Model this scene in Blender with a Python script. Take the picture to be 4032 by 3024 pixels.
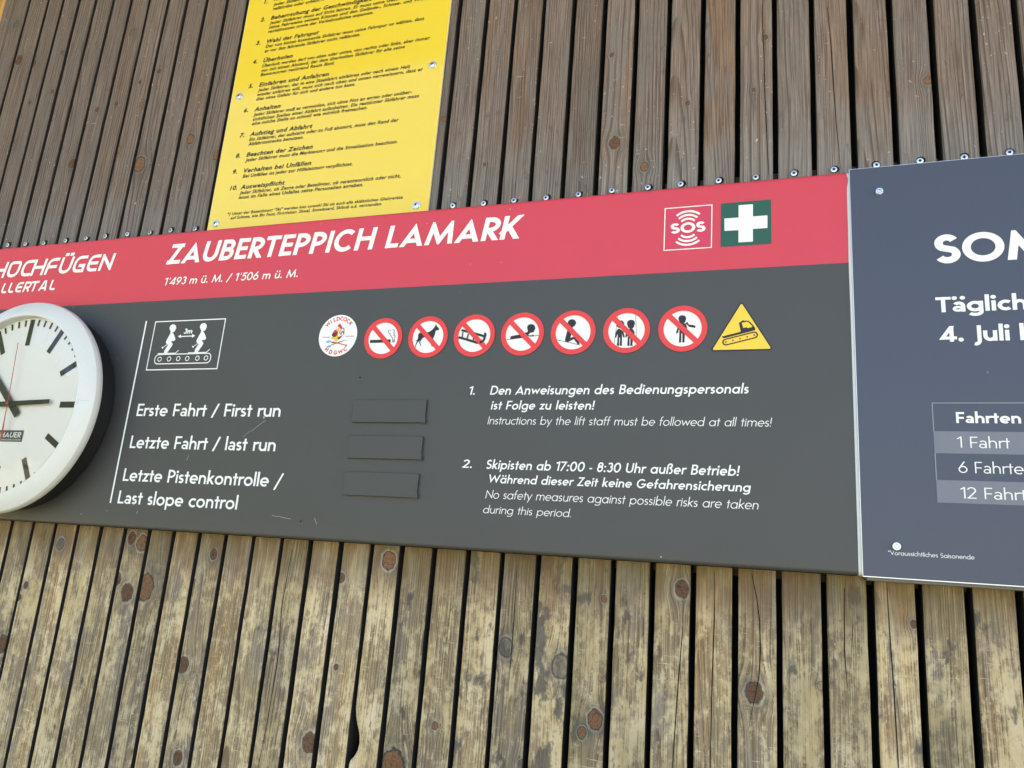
import bpy, bmesh, math, random
from mathutils import Vector, Matrix
from mathutils.geometry import delaunay_2d_cdt
R = math.radians
for o in list(bpy.data.objects): bpy.data.objects.remove(o)
SC = bpy.context.scene
COL = SC.collection
ZC = 1.6                      # height of the camera above the grass
# ------------------------------------------------------------------ camera
cd = bpy.data.cameras.new('camera'); cam = bpy.data.objects.new('camera', cd); COL.objects.link(cam)
cam.matrix_world = Matrix(((0.94497023, 0.00921778, 0.32702646, 0), (0.31849401, -0.25442115, -0.91314372, -1.0),
                           (0.07478529, 0.96704959, -0.24335622, ZC), (0, 0, 0, 1)))
cd.sensor_fit = 'HORIZONTAL'; cd.sensor_width = 36; cd.lens = 3071.2 / 4032 * 36; cd.clip_start = .02; cd.clip_end = 500
SC.camera = cam
# ------------------------------------------------------------------ sky, sun, exposure
SUN_EL, SUN_AZ = 52, 28        # the sun stands behind the wall, a little to the right: the wall is in open shade
w = bpy.data.worlds.new("World"); SC.world = w; w.use_nodes = True
nt = w.node_tree; bg = nt.nodes['Background']
sky = nt.nodes.new('ShaderNodeTexSky'); sky.sky_type = 'NISHITA'; sky.sun_disc = False
sky.sun_elevation = R(SUN_EL); sky.sun_rotation = R(SUN_AZ); sky.air_density = 1.0; sky.dust_density = 5.0; sky.ozone_density = .6; sky.altitude = 1500
nt.links.new(sky.outputs[0], bg.inputs[0]); bg.inputs[1].default_value = .10
sd = bpy.data.lights.new('sun', 'SUN'); sd.energy = 5.0; sd.angle = R(.53); sd.color = (1, .95, .87)
so = bpy.data.objects.new('sun', sd); COL.objects.link(so); so.location = (3, 8, 12)
so.rotation_euler = Vector((-math.sin(R(SUN_AZ)) * math.cos(R(SUN_EL)), -math.cos(R(SUN_AZ)) * math.cos(R(SUN_EL)), -math.sin(R(SUN_EL)))).to_track_quat('-Z', 'Y').to_euler()
vs = SC.view_settings; vs.view_transform = 'Standard'; vs.look = 'None'; vs.gamma = 1; vs.exposure = 2.65
SC.render.film_transparent = False
try:
    SC.cycles.max_bounces = 8; SC.cycles.diffuse_bounces = 5; SC.cycles.glossy_bounces = 4; SC.cycles.use_denoising = True
except Exception: pass

# ------------------------------------------------------------------ helpers
def link(o, parent=None):
    COL.objects.link(o)
    if parent: o.parent = parent
    return o
def tag(o, label=None, cat=None, kind=None, group=None):
    for k, v in (('label', label), ('category', cat), ('kind', kind), ('group', group)):
        if v: o[k] = v
    return o
def empty(name, loc, label, cat):
    o = bpy.data.objects.new(name, None); o.empty_display_size = .05; o.location = loc; link(o); return tag(o, label, cat)
class MB:
    """collects vertices and faces (with a material slot each) and links them as ONE mesh object"""
    def __init__(s): s.v, s.f, s.m = [], [], []
    def face(s, pts, mi=0):
        n = len(s.v); s.v += [tuple(p) for p in pts]; s.f.append(tuple(range(n, n + len(pts)))); s.m.append(mi)
    def box(s, x0, x1, y0, y1, z0, z1, mi=0):
        n = len(s.v); s.v += [(x, y, z) for x in (x0, x1) for y in (y0, y1) for z in (z0, z1)]
        for q in ((0, 1, 3, 2), (4, 6, 7, 5), (0, 4, 5, 1), (2, 3, 7, 6), (0, 2, 6, 4), (1, 5, 7, 3)): s.f.append(tuple(n + i for i in q)); s.m.append(mi)
    def lathe(s, prof, cx, cz, n=64, mi=0, close=False):
        """prof: (radius, y); axis runs along y"""
        b = len(s.v); k = len(prof)
        for r, y in prof:
            for i in range(n):
                a = 2 * math.pi * i / n; s.v.append((cx + r * math.cos(a), y, cz + r * math.sin(a)))
        for j in range(k - 1):
            for i in range(n):
                i2 = (i + 1) % n
                s.f.append((b + j * n + i, b + j * n + i2, b + (j + 1) * n + i2, b + (j + 1) * n + i)); s.m.append(mi)
    def disc(s, r, y, cx, cz, n=64, mi=0): s.face([(cx + r * math.cos(2 * math.pi * i / n), y, cz + r * math.sin(2 * math.pi * i / n)) for i in range(n)], mi)
    def ring(s, r0, r1, y, cx, cz, n=64, mi=0):
        for i in range(n):
            a, b = 2 * math.pi * i / n, 2 * math.pi * (i + 1) / n
            s.face([(cx + r0 * math.cos(a), y, cz + r0 * math.sin(a)), (cx + r1 * math.cos(a), y, cz + r1 * math.sin(a)), (cx + r1 * math.cos(b), y, cz + r1 * math.sin(b)), (cx + r0 * math.cos(b), y, cz + r0 * math.sin(b))], mi)
    def poly(s, pts, y, mi=0):          # any simple polygon in the x-z plane, facing the viewer
        s.shapes([pts], y, mi)
    def shapes(s, polys, y, mi=0):      # union of overlapping polygons (clusters of touching boxes are joined one by one)
        todo = []
        for q in polys:
            q = [(p[0] * 1000, p[1] * 1000) for p in q]
            q = [p for i, p in enumerate(q) if (p[0] - q[i - 1][0]) ** 2 + (p[1] - q[i - 1][1]) ** 2 > 1e-8]
            if len(q) < 3: continue
            a = sum(q[i - 1][0] * q[i][1] - q[i][0] * q[i - 1][1] for i in range(len(q))) / 2
            if abs(a) < 1e-6: continue
            if a < 0: q = q[::-1]
            xs, zs = [p[0] for p in q], [p[1] for p in q]
            todo.append((q, abs(a), [min(xs), max(xs), min(zs), max(zs)]))
        groups = []
        for q in todo:
            hit = [g for g in groups if any(not (q[2][1] < h[2][0] or q[2][0] > h[2][1] or q[2][3] < h[2][2] or q[2][2] > h[2][3]) for h in g)]
            for g in hit: groups.remove(g)
            groups.append(sum(hit, []) + [q])
        rj = random.Random(1)
        for g in groups:
            ox, oz = g[0][0][0]; tot = sum(h[1] for h in g); big = max(h[1] for h in g); K = 20.0 / max(1.0, math.sqrt(big))
            for attempt in range(7):
                V, F = [], []; jit = 0 if attempt == 0 else 10 ** (-4.2 + attempt * .35)
                for q, _, _ in g:
                    F.append(list(range(len(V), len(V) + len(q)))); V += [Vector(((p[0] - ox) * K + rj.uniform(-jit, jit), (p[1] - oz) * K + rj.uniform(-jit, jit))) for p in q]
                vo, eo, fo, _, _, of = delaunay_2d_cdt(V, [], F, 0, 1e-5)
                out = [f for f, src in zip(fo, of) if src]
                ar = sum(abs(sum(vo[f[i - 1]].x * vo[f[i]].y - vo[f[i]].x * vo[f[i - 1]].y for i in range(len(f)))) / 2 for f in out) / K / K
                if big * .98 <= ar <= tot * 1.01: break
            else:
                vo, out = [], []
                for k, (q, _, _) in enumerate(g):
                    n = len(s.v); s.v += [(p[0] / 1000, y - .000015 * k, p[1] / 1000) for p in q]; s.f.append(tuple(range(n, n + len(q)))); s.m.append(mi)
            n = len(s.v); s.v += [((p.x / K + ox) / 1000, y, (p.y / K + oz) / 1000) for p in vo]
            for f in out: s.f.append(tuple(n + i for i in f)); s.m.append(mi)
    def build(s, name, mats, parent=None, loc=(0, 0, 0), smooth=False, bevel=0):
        me = bpy.data.meshes.new(name)
        me.from_pydata([(x - loc[0], y - loc[1], z - loc[2]) for x, y, z in s.v], [], s.f)
        for m in (mats if isinstance(mats, (list, tuple)) else [mats]): me.materials.append(m)
        me.polygons.foreach_set('material_index', s.m)
        bm = bmesh.new(); bm.from_mesh(me); bmesh.ops.remove_doubles(bm, verts=bm.verts, dist=1e-6)
        bm.normal_update(); bm.to_mesh(me); bm.free()
        if smooth:
            me.polygons.foreach_set('use_smooth', [True] * len(me.polygons))
            try: me.set_sharp_from_angle(angle=R(smooth if smooth is not True else 35))
            except Exception: pass
        o = bpy.data.objects.new(name, me); o.location = loc; link(o)
        if parent is not None:
            o.parent = parent; o.matrix_parent_inverse = Matrix.Translation(parent_loc(parent)).inverted()
        if bevel:
            b = o.modifiers.new('bevel', 'BEVEL'); b.width = bevel; b.segments = 2; b.limit_method = 'ANGLE'; b.angle_limit = R(40)
        return o
def parent_loc(o):
    v = Vector(o.location)
    return v if o.parent is None else v
def M_(p): return (p[0] / 1000, p[1] / 1000 + ZC)
# ---- geometric sans lettering built from strokes (units: cap height 700)
CAP, XH, ASC, DSC = 700.0, 462.0, 745.0, -205.0
def _clip(poly, y0, y1):
    for lim, sgn in ((y0, 1), (y1, -1)):
        if lim is None: continue
        out = []
        for i in range(len(poly)):
            a, b = poly[i - 1], poly[i]
            ia, ib = (a[1] - lim) * sgn >= 0, (b[1] - lim) * sgn >= 0
            if ia != ib:
                t = (lim - a[1]) / (b[1] - a[1]); out.append((a[0] + t * (b[0] - a[0]), lim))
            if ib: out.append(b)
        poly = out
        if len(poly) < 3: return []
    return poly
def stroke(pts, w, y0=None, y1=None, ext=0.0, closed=False):
    pts = [tuple(p) for p in pts]; n = len(pts); h = w / 2
    m = n if closed else n - 1
    dirs = []
    for i in range(m):
        a, b = pts[i], pts[(i + 1) % n]
        l = math.hypot(b[0] - a[0], b[1] - a[1]) or 1e-9
        dirs.append(((b[0] - a[0]) / l, (b[1] - a[1]) / l))
    offs = []
    for i in range(n):
        if not closed and i == 0: d = dirs[0]; offs.append((-d[1], d[0])); continue
        if not closed and i == n - 1: d = dirs[-1]; offs.append((-d[1], d[0])); continue
        d1, d2 = dirs[i - 1], dirs[i % m]
        n1, n2 = (-d1[1], d1[0]), (-d2[1], d2[0])
        k = max(0.12, 1 + n1[0] * n2[0] + n1[1] * n2[1])
        offs.append(((n1[0] + n2[0]) / k, (n1[1] + n2[1]) / k))
    out = []
    for i in range(m):
        j = (i + 1) % n; a, b = pts[i], pts[j]; d = dirs[i]
        if not closed and i == 0: a = (a[0] - d[0] * ext, a[1] - d[1] * ext)
        if not closed and j == n - 1: b = (b[0] + d[0] * ext, b[1] + d[1] * ext)
        q = [(a[0] + offs[i][0] * h, a[1] + offs[i][1] * h), (b[0] + offs[j][0] * h, b[1] + offs[j][1] * h),
             (b[0] - offs[j][0] * h, b[1] - offs[j][1] * h), (a[0] - offs[i][0] * h, a[1] - offs[i][1] * h)]
        q = _clip(q, y0, y1)
        if q: out.append(q)
    return out
def arc(cx, cy, rx, ry, a0, a1, n=None):
    n = n or max(4, int(abs(a1 - a0) / 12))
    return [(cx + rx * math.cos(math.radians(a0 + (a1 - a0) * i / n)), cy + ry * math.sin(math.radians(a0 + (a1 - a0) * i / n))) for i in range(n + 1)]
def spline(p, n=6):
    q = [p[0]] + list(p) + [p[-1]]; out = []
    for i in range(1, len(q) - 2):
        a, b, c, d = q[i - 1:i + 3]
        for k in range(n):
            t = k / n
            out.append(tuple(.5 * (2 * b[j] + (c[j] - a[j]) * t + (2 * a[j] - 5 * b[j] + 4 * c[j] - d[j]) * t * t + (3 * b[j] - a[j] - 3 * c[j] + d[j]) * t ** 3) for j in (0, 1)))
    return out + [tuple(p[-1])]
def dot(cx, cy, r, n=16): return [arc(cx, cy, r, r, 0, 360 - 360 / n, n - 1)]
def glyph(c, w, two=False):
    """outline polygons of one character and its width with side bearings"""
    h = w / 2; C, X, A, D = CAP, XH, ASC, DSC; S = []; b = max(22, 62 - w * .24); rb = b * .62; db = 4
    def V(x, y0, y1): S.append([(x, y0), (x + w, y0), (x + w, y1), (x, y1)])
    def H(x0, x1, y): S.append([(x0, y - h * .94), (x1, y - h * .94), (x1, y + h * .94), (x0, y + h * .94)])
    def L(p, **k): S.extend(stroke(p, w, **k))
    def bowl(x, cx, y0, y1, r): # from stem outwards to the right
        L([(x, y0)] + arc(cx, (y0 + y1) / 2, r, (y1 - y0) / 2, -90, 90) + [(x, y1)])
    if c == ' ': return [], 300 - w * .15
    if c in 'ÄÖÜäöü':
        base = {'Ä': 'A', 'Ö': 'O', 'Ü': 'U', 'ä': 'a', 'ö': 'o', 'ü': 'u'}[c]
        P, W = glyph(base, w, two); y = (C if c in 'ÄÖÜ' else X) + w * .62 + 84; r = w * .60 + 4
        for s in (-1, 1): P = P + dot(W / 2 + s * (r + 26 + w * .12), y, r)
        return P, W
    l = r_ = b
    if c in 'A':
        W = 590 + w * .75; f = math.atan(W / 2 / C); hx = h / math.cos(f); ay = C - h / math.sin(f) * .93
        L([(hx, 0), (W / 2, ay), (W - hx, 0)], y0=0, y1=C, ext=w); y = C * .25
        H(hx + y * math.tan(f), W - hx - y * math.tan(f), y); l = r_ = db
    elif c in 'Vv':
        T = C if c == 'V' else X; W = (560 if c == 'V' else 380) + w * .75; f = math.atan(W / 2 / T); hx = h / math.cos(f); ay = h / math.sin(f) * .93
        L([(hx, T), (W / 2, ay), (W - hx, T)], y0=0, y1=T, ext=w); l = r_ = db
    elif c in 'Ww':
        T = C if c == 'W' else X; a = (430 if c == 'W' else 290) + w * .45; W = 2 * a; f = math.atan(a / 2 / T); hx = h / math.cos(f); ay = h / math.sin(f) * .8
        L([(hx, T), (a / 2 + hx * .35, ay), (a, T - ay), (1.5 * a - hx * .35, ay), (W - hx, T)], y0=0, y1=T, ext=w); l = r_ = db
    elif c == 'y':
        W = 380 + w * .7; f = math.atan(W / 2 / X); hx = h / math.cos(f)
        L([(hx, X), (W / 2 + h * .25, h * .5)], y0=0, y1=X, ext=w); k = (W - hx - W / 2) / X; L([(W - hx, X), (W - hx + k * (D - X), D)], y0=D, y1=X, ext=w); l = r_ = db
    elif c == 'M':
        W = 660 + w * 1.1; a = 95 + w * .42; f = math.atan((W / 2 - a) / C); ay = C - w * .85
        L([(h + 2, 0), (a, ay), (W / 2, w * .75), (W - a, ay), (W - h - 2, 0)], y0=0, y1=C, ext=w); l = r_ = b * .7
    elif c == 'N':
        W = 480 + w * 1.0
        L([(h, 0), (h, C - w * 1.15), (W - h, w * 1.15), (W - h, C)], y0=0, y1=C)
    elif c == 'Z' or c == 'z':
        T, W = (C, 430 + w * .5) if c == 'Z' else (X, 300 + w * .5)
        H(w * .2, W, T - h); H(0, W, h); e = w * .62
        L([(e, h * .2), (W - e, T - h * .2)], y0=0, y1=T, ext=w); l = r_ = b * .45
    elif c in 'IlÍ': W = w; V(0, 0, A if c == 'l' else C)
    elif c == 'L': W = 300 + w * .6; V(0, 0, C); H(0, W, h); r_ = db + 8
    elif c in 'EF':
        W = 310 + w * .7; V(0, 0, C); H(0, W, C - h)
        if c == 'E': H(0, W, h); H(0, W - 24, C * .51)
        else: H(0, W - 24, C * .47)
        r_ = b * .5
    elif c == 'H': W = 420 + w * 1.1; V(0, 0, C); V(W - w, 0, C); H(0, W, C * .52)
    elif c == 'T': W = 380 + w * .8; H(0, W, C - h); V(W / 2 - h, 0, C); l = r_ = db + 6
    elif c == 'U':
        W = 400 + w * 1.05; r = W / 2 - h; L([(h, C)] + arc(W / 2, r + h - 6, r, r, 180, 360) + [(W - h, C)])
    elif c == 'J':
        W = 150 + w; V(W - w, 40, C); L([(W - h, 45)] + arc(W - h - 125, 30, 125, 150, 0, -112)); l = 0
    elif c in 'PR':
        W = 320 + w * 1.0; mid = C * .45; r = W - h - (150 + h * .2); V(0, 0, C); bowl(h, W - h - r, mid, C - h, r)
        if c == 'R': L([(w * 1.2, mid - 10), (W - w * .38, 0)], y0=0, y1=mid, ext=w)
        r_ = rb if c == 'P' else db + 6
    elif c == 'B':
        W = 340 + w * .95; mid = C * .52; V(0, 0, C); r = 150
        bowl(h, W - h - r - 24, mid, C - h, r); bowl(h, W - h - r - 10, h, mid, r + 10); r_ = rb
    elif c == 'D':
        W = 470 + w * 1.0; V(0, 0, C); L([(h, h)] + arc(W - h - 300, C / 2, 300, C / 2 - h, -90, 90) + [(h, C - h)]); r_ = rb
    elif c == 'K':
        W = 400 + w * 1.0; V(0, 0, C); L([(w * .6, C * .36), (W - w * .65, C)], y0=0, y1=C, ext=w * .3 if 0 else w)
        L([(w * 1.25, C * .56), (W - w * .6, 0)], y0=0, y1=C * .62, ext=w); r_ = db
    elif c in 'OQ':
        W = 640 + w * .55; S.extend(stroke(arc(W / 2, C / 2, W / 2 - h, C / 2 - h + 8, 0, 352.5, 47), w, closed=True)); l = r_ = rb
    elif c in 'CG':
        W = 560 + w * .5; R = (620 + w * .55) / 2 - h
        L(arc(R + h, C / 2, R, C / 2 - h + 8, 46, 314)) if c == 'C' else L(arc(R + h, C / 2, R, C / 2 - h + 8, 46, 360) )
        if c == 'G': H(R + h, 2 * R + w * .98, C / 2 - h + 12); W = 2 * R + w
        l = rb; r_ = db + 10
    elif c == 'S' or c == 's':
        T, W = (C, 330 + w * .85) if c == 'S' else (X, 215 + w * .85)
        cx = W / 2; rx = W / 2 - h; ry = (T - w) / 4 + 3
        top = arc(cx - rx * .03, T - h - ry + 5, rx * .92, ry, 28, 232, 17); bot = arc(cx, h + ry - 5, rx, ry, 52, -152, 17)
        L(top + bot); l = r_ = rb
    elif c in 'o': W = 430 + w * .5; S.extend(stroke(arc(W / 2, X / 2, W / 2 - h, X / 2 - h + 8, 0, 350, 35), w, closed=True)); l = r_ = rb
    elif c in 'bdpqg' or (c == 'a' and not two):
        W = 425 + w * .62; rx = (W - h - h * .6) / 2 - h * .2
        right = c in 'dqga'
        cx = (h + rx) if right else (W - h - rx)
        S.extend(stroke(arc(cx, X / 2, rx, X / 2 - h + 8, 0, 350, 35), w, closed=True))
        x = W - w if right else 0
        V(x, 0 if c in 'bda' else (D if c in 'pq' else 0), A if c in 'bd' else X)
        if c == 'g': L([(W - h, 20)] + arc(W - h - (W / 2 - h) , D + h + 110, W / 2 - h, 118, 0, -150)); 
        l, r_ = (rb, b) if right else (b, rb)
    elif c == 'a':
        W = 300 + w * .85; V(W - w, 0, X * .62); ry = 140 if w < 120 else 132
        L([(W - h, X * .55)] + arc(W / 2 + 6, X - h - 128, W / 2 - h - 6, 132, 0, 148))
        cy = (X * .56 - 8) / 2 + h * .12; S.extend(stroke(arc((W - h * .8) / 2 + h * .1, cy + 2, (W - h * .8) / 2 - h * .9, max(cy - h + 14, 30 + h * .42), 0, 348, 29), w * (.94 if w < 100 else .78), closed=True)); l = rb
    elif c == 'c': W = 350 + w * .5; R = (430 + w * .5) / 2 - h; L(arc(R + h, X / 2, R, X / 2 - h + 8, 48, 312)); l = rb; r_ = db
    elif c == 'e':
        W = 425 + w * .5; R = W / 2 - h; L(arc(W / 2, X / 2, R, X / 2 - h + 8, -2, 312)); H(w * .5, W - w * .12, X / 2 - h * .1); l = rb; r_ = db + 14
    elif c in 'nhmru':
        if c == 'u':
            W = 320 + w * 1.0; r = W / 2 - h; L([(h, X)] + arc(W / 2, r * 1.05 + h - 8, r, r * 1.05, 180, 360)); V(W - w, 0, X)
        elif c == 'r':
            W = 185 + w * .85; V(0, 0, X); L(arc(W - 6, X - h - 135 + 4, W - h - 6, 140, 180, 84)); r_ = db
        else:
            k = 2 if c == 'm' else 1; g = (285 if c == 'm' else 310) + w * .0; W = w + k * (g)
            V(0, 0, A if c == 'h' else X); r = g / 2
            for i in range(k):
                x0 = h + i * g; L(arc(x0 + r, X - h - r * 1.02 + 8, r, r * 1.02, 180, 0) + [(x0 + g, 0)])
    elif c in 'ij': W = w; V(0, 0, X); S += dot(h, X + w * .62 + 70, w * .62 + 4)
    elif c == 'k':
        W = 300 + w * 1.0; V(0, 0, A); L([(w * .6, X * .40), (W - w * .75, X)], y0=0, y1=X, ext=w); L([(w * 1.15, X * .66), (W - w * .6, 0)], y0=0, y1=X * .75, ext=w); r_ = db
    elif c == 't': W = 190 + w * .9; V(W / 2 - h, 0, X + 165); H(0, W, X - h); l = r_ = db + 6
    elif c == 'f': W = 210 + w * .8; x = 70; V(x, 0, A - 120); L([(x + h, A - 135)] + arc(x + h + 105, A - h - 110, 105, 114, 180, 76)); H(0, W - 15, X - h); l = db + 6; r_ = 0
    elif c == 'ß':
        W = 330 + w * .9; V(0, 0, A - 150); L([(h, A - 160)] + arc(h + 135, A - h - 130, 135, 132, 180, -60)); L(spline([(h + 190, A - 245), (h + 170, A - 330), (W - h - 60, A - 400), (W - h, 190), (W - h - 60, 60), (h + 140, h - 4)], 5)); r_ = rb
    elif c == '1': W = 150 + w; V(W - w, 0, C); L([(W - h, C - h * 1.1), (0, C - 150 + h * .2)], y1=C); l = b * .8; r_ = b
    elif c == '0': W = 440 + w * .6; S.extend(stroke(arc(W / 2, C / 2, W / 2 - h, C / 2 - h + 8, 0, 350, 35), w, closed=True)); l = r_ = rb
    elif c == '2':
        W = 370 + w * .6; H(0, W, h); r = W / 2 - h; L(arc(W / 2, C - h - r * .98, r, r * 1.0, 165, -30) + [(w * .72, h)], y0=0, ext=0); S.extend(stroke([(W / 2 + r * .86, C - h - r * 1.48), (w * .55, h * .6)], w, y0=0, ext=w * .2)); l = r_ = rb
    elif c == '3':
        W = 350 + w * .6; r = W / 2 - h; L(arc(W / 2 - 6, C - h - 148, r * .92, 150, 150, -78)); L(arc(W / 2, h + 178, r, 184, 86, -155)); l = r_ = rb
    elif c == '4':
        W = 440 + w * .6; V(W - w * 1.75, 0, C); H(0, W, C * .24); L([(w * .3, C * .25), (W - w * 1.4, C - w * .5)], y0=C * .24 - h, y1=C, ext=w); l = r_ = db + 12
    elif c == '5':
        W = 350 + w * .6; H(75, W - 10, C - h); L([(75 + h, C - h), (50 + h * .9, C * .52)]); L(arc(W / 2 - 20, h + 200, W / 2 - h + 20, 208, 128, -150)); l = r_ = rb
    elif c in '69':
        W = 400 + w * .6; r = W / 2 - h
        ring_ = stroke(arc(W / 2, r + h - 6, r, r, 0, 350, 35), w, closed=True); tail = stroke([(h + r * .16, r + h + r * .55), (W / 2 + r * .45, C)], w, y1=C, ext=w)
        P = ring_ + tail
        if c == '9': P = [[(W - x, C - y) for x, y in q] for q in P]
        S += P; l = r_ = rb
    elif c == '7': W = 370 + w * .6; H(0, W, C - h); L([(W - w * .6, C - h * .6), (w * .9, 0)], y0=0, y1=C, ext=w); l = r_ = rb
    elif c == '8':
        W = 350 + w * .65; S.extend(stroke(arc(W / 2, C - h - 142, W / 2 - h - 16, 150, 0, 348, 29), w, closed=True)); S.extend(stroke(arc(W / 2, h + 182, W / 2 - h, 190, 0, 348, 29), w, closed=True)); l = r_ = rb
    elif c == '.': W = w * 1.25; S += dot(W / 2, w * .6, w * .64)
    elif c == ',': W = w * 1.2; L([(W / 2 + 10, w * .9), (W / 2 - 40, -w * .9)])
    elif c == ':': W = w * 1.25; S += dot(W / 2, w * .6, w * .64) + dot(W / 2, X - w * .6, w * .64)
    elif c == '!': W = w * 1.2; V((W - w) / 2, 215, C); S += dot(W / 2, w * .6, w * .64)
    elif c == '-': W = 210; H(0, W, X * .5); l = r_ = b * .6
    elif c == '/': W = 300 + w; L([(h, -70), (W - h, C)], y0=-70, y1=C, ext=w); l = r_ = db
    elif c == '’': W = w * .85; S.extend(stroke([(w * .62, C), (w * .24, C - 200)], w * .62, y1=C)); l = b * 2.6; r_ = b * 1.1
    elif c == '*':
        W = 250
        for k in range(5): L([(125, C - 120), (125 + 118 * math.cos(math.radians(90 + 72 * k)), C - 120 + 118 * math.sin(math.radians(90 + 72 * k)))])
        l = r_ = b * .3
    elif c == '&': W = 420; S.extend(stroke(arc(190, 520, 110, 130, 0, 345, 23), w, closed=True)); S.extend(stroke(arc(190, 190, 150, 180, 0, 345, 23), w, closed=True)); L([(250, 260), (420, 0)], y0=0)
    else: W = 300; S.append([(0, 0), (W, 0), (W, C), (0, C)])
    return [[(x + l, y) for x, y in q] for q in S], l + W + r_
def line_polys(text, w, two=False, track=0.0):
    out = []; x = 0.0
    for c in text:
        P, a = glyph(c, w, two); out += [[(px + x, py) for px, py in q] for q in P]; x += a + track
    xs = [p[0] for q in out for p in q]; x0 = min(xs)
    base = [p[0] for q in out for p in q]
    return [[(px - x0, py) for px, py in q] for q in out], max(xs) - x0

def text_polys(t):
    s, wt, two, sh, x0, x1, z0, cap = t[:8]
    tr = {138: 26, 108: 14}.get(wt, 0); P, W = line_polys(s, wt, bool(two), tr)
    if len(t) > 8:      # the measured end lies inside the word
        _, W = line_polys(s[:t[8][1]], wt, bool(two))
        if t[8][0] == 'L': W += 2 * max(22, 62 - wt * .24) * .8
    sx = (x1 - x0) / W / 1000; sz = cap / 700 / 1000
    return [[(x0 / 1000 + x * sx + sh * y * sz, z0 / 1000 + ZC + y * sz) for x, y in q] for q in P]
def lettering(name, lines, y, mat, parent):
    """every printed line is a part of its own"""
    for t in lines:
        mb = MB(); mb.shapes(text_polys(t), y); mb.build(name, mat, parent)
def thick(pts, w, closed=False): return stroke(pts, w, closed=closed)
def circ(c, r, n=24): return [(c[0] + r * math.cos(2 * math.pi * i / n), c[1] + r * math.sin(2 * math.pi * i / n)) for i in range(n)]

# ------------------------------------------------------------------ materials
class NT:
    def __init__(s, name):
        s.m = bpy.data.materials.new(name); s.m.use_nodes = True; s.t = s.m.node_tree; s.p = s.t.nodes['Principled BSDF']; s.out = s.t.nodes['Material Output']
    def n(s, t, **k):
        x = s.t.nodes.new(t)
        for a, b in k.items(): setattr(x, a, b)
        return x
    def lk(s, a, b): s.t.links.new(a, b)
    def put(s, v, sock):
        if isinstance(v, (int, float)): sock.default_value = v
        elif isinstance(v, (tuple, list)): sock.default_value = (list(v) + [1])[:len(sock.default_value)] if len(v) == 3 and len(sock.default_value) == 4 else v
        else: s.lk(v, sock)
    def ma(s, op, a, b=0.0, c=0.0, clamp=False):
        x = s.n('ShaderNodeMath', operation=op, use_clamp=clamp)
        for i, v in enumerate((a, b, c)): s.put(v, x.inputs[i])
        return x.outputs[0]
    def vec(s, x, y, z):
        c = s.n('ShaderNodeCombineXYZ')
        for i, v in enumerate((x, y, z)): s.put(v, c.inputs[i])
        return c.outputs[0]
    def noise(s, v, scale=1, detail=2, rough=.5, dist=0):
        x = s.n('ShaderNodeTexNoise'); s.put(v, x.inputs['Vector']); x.inputs['Scale'].default_value = scale; x.inputs['Detail'].default_value = detail; x.inputs['Roughness'].default_value = rough; x.inputs['Distortion'].default_value = dist
        return x.outputs[0]
    def ss(s, v, a, b, lo=0.0, hi=1.0):  # smooth step
        x = s.n('ShaderNodeMapRange', interpolation_type='SMOOTHSTEP'); s.put(v, x.inputs[0]); s.put(a, x.inputs[1]); s.put(b, x.inputs[2]); s.put(lo, x.inputs[3]); s.put(hi, x.inputs[4])
        return x.outputs[0]
    def mix(s, f, a, b, mode='MIX'):
        x = s.n('ShaderNodeMix', data_type='RGBA', blend_type=mode); s.put(f, x.inputs[0]); s.put(a, x.inputs[6]); s.put(b, x.inputs[7])
        return x.outputs[2]
    def attr(s, name, out='Fac'):
        x = s.n('ShaderNodeAttribute', attribute_type='OBJECT', attribute_name=name); return x.outputs[out]
    def xyz(s, kind='Object'):
        c = s.n('ShaderNodeTexCoord'); q = s.n('ShaderNodeSeparateXYZ'); s.lk(c.outputs[kind], q.inputs[0]); return q.outputs
    def bump(s, h, strength, dist=.001):
        b = s.n('ShaderNodeBump'); s.put(h, b.inputs['Height']); b.inputs['Strength'].default_value = strength; b.inputs['Distance'].default_value = dist; s.lk(b.outputs[0], s.p.inputs['Normal']); return b
    def set(s, col=None, rough=None, spec=None, metal=None, **k):
        for v, nm in ((col, 'Base Color'), (rough, 'Roughness'), (spec, 'Specular IOR Level'), (metal, 'Metallic')):
            if v is not None: s.put(v, s.p.inputs[nm])
        return s
def paint(name, col, rough=.4, spec=.5, var=.06, speck=0.0, metal=0.0, coat=0.0):
    """painted sheet metal, vinyl film or plastic: faint blotches, tiny dust specks and orange-peel"""
    t = NT(name); g = t.n('ShaderNodeNewGeometry').outputs['Position']
    n1 = t.noise(g, 9, 4, .6); n2 = t.noise(g, 420, 2, .5)
    f = t.ma('ADD', t.ma('MULTIPLY', t.ma('SUBTRACT', n1, .5), var * 2), t.ma('MULTIPLY', t.ma('SUBTRACT', n2, .5), var * 1.6))
    hsv = t.n('ShaderNodeHueSaturation'); t.put(t.ma('ADD', f, 1.0), hsv.inputs['Value']); t.put(col, hsv.inputs['Color']); c = hsv.outputs[0]
    if speck:
        v = t.n('ShaderNodeTexVoronoi', feature='F1'); t.lk(g, v.inputs['Vector']); v.inputs['Scale'].default_value = 34
        sp = t.ma('MULTIPLY', t.ss(v.outputs['Distance'], .055, .025), t.ss(t.noise(g, 3.1, 2), .50, .62)); c = t.mix(t.ma('MULTIPLY', sp, speck), c, (.62, .62, .58))
    t.set(c, t.ma('ADD', rough, t.ma('MULTIPLY', t.ma('SUBTRACT', n1, .5), .12)), spec, metal); t.bump(n2, .05, .0006)
    if coat: t.p.inputs['Coat Weight'].default_value = coat; t.p.inputs['Coat Roughness'].default_value = .12
    return t.m
RED = paint('red vinyl film', (.60, .053, .082), .46, .42, .04, .5)
GREY = paint('anthracite vinyl film', (.040, .0405, .041), .56, .75, .05, .7)
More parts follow.
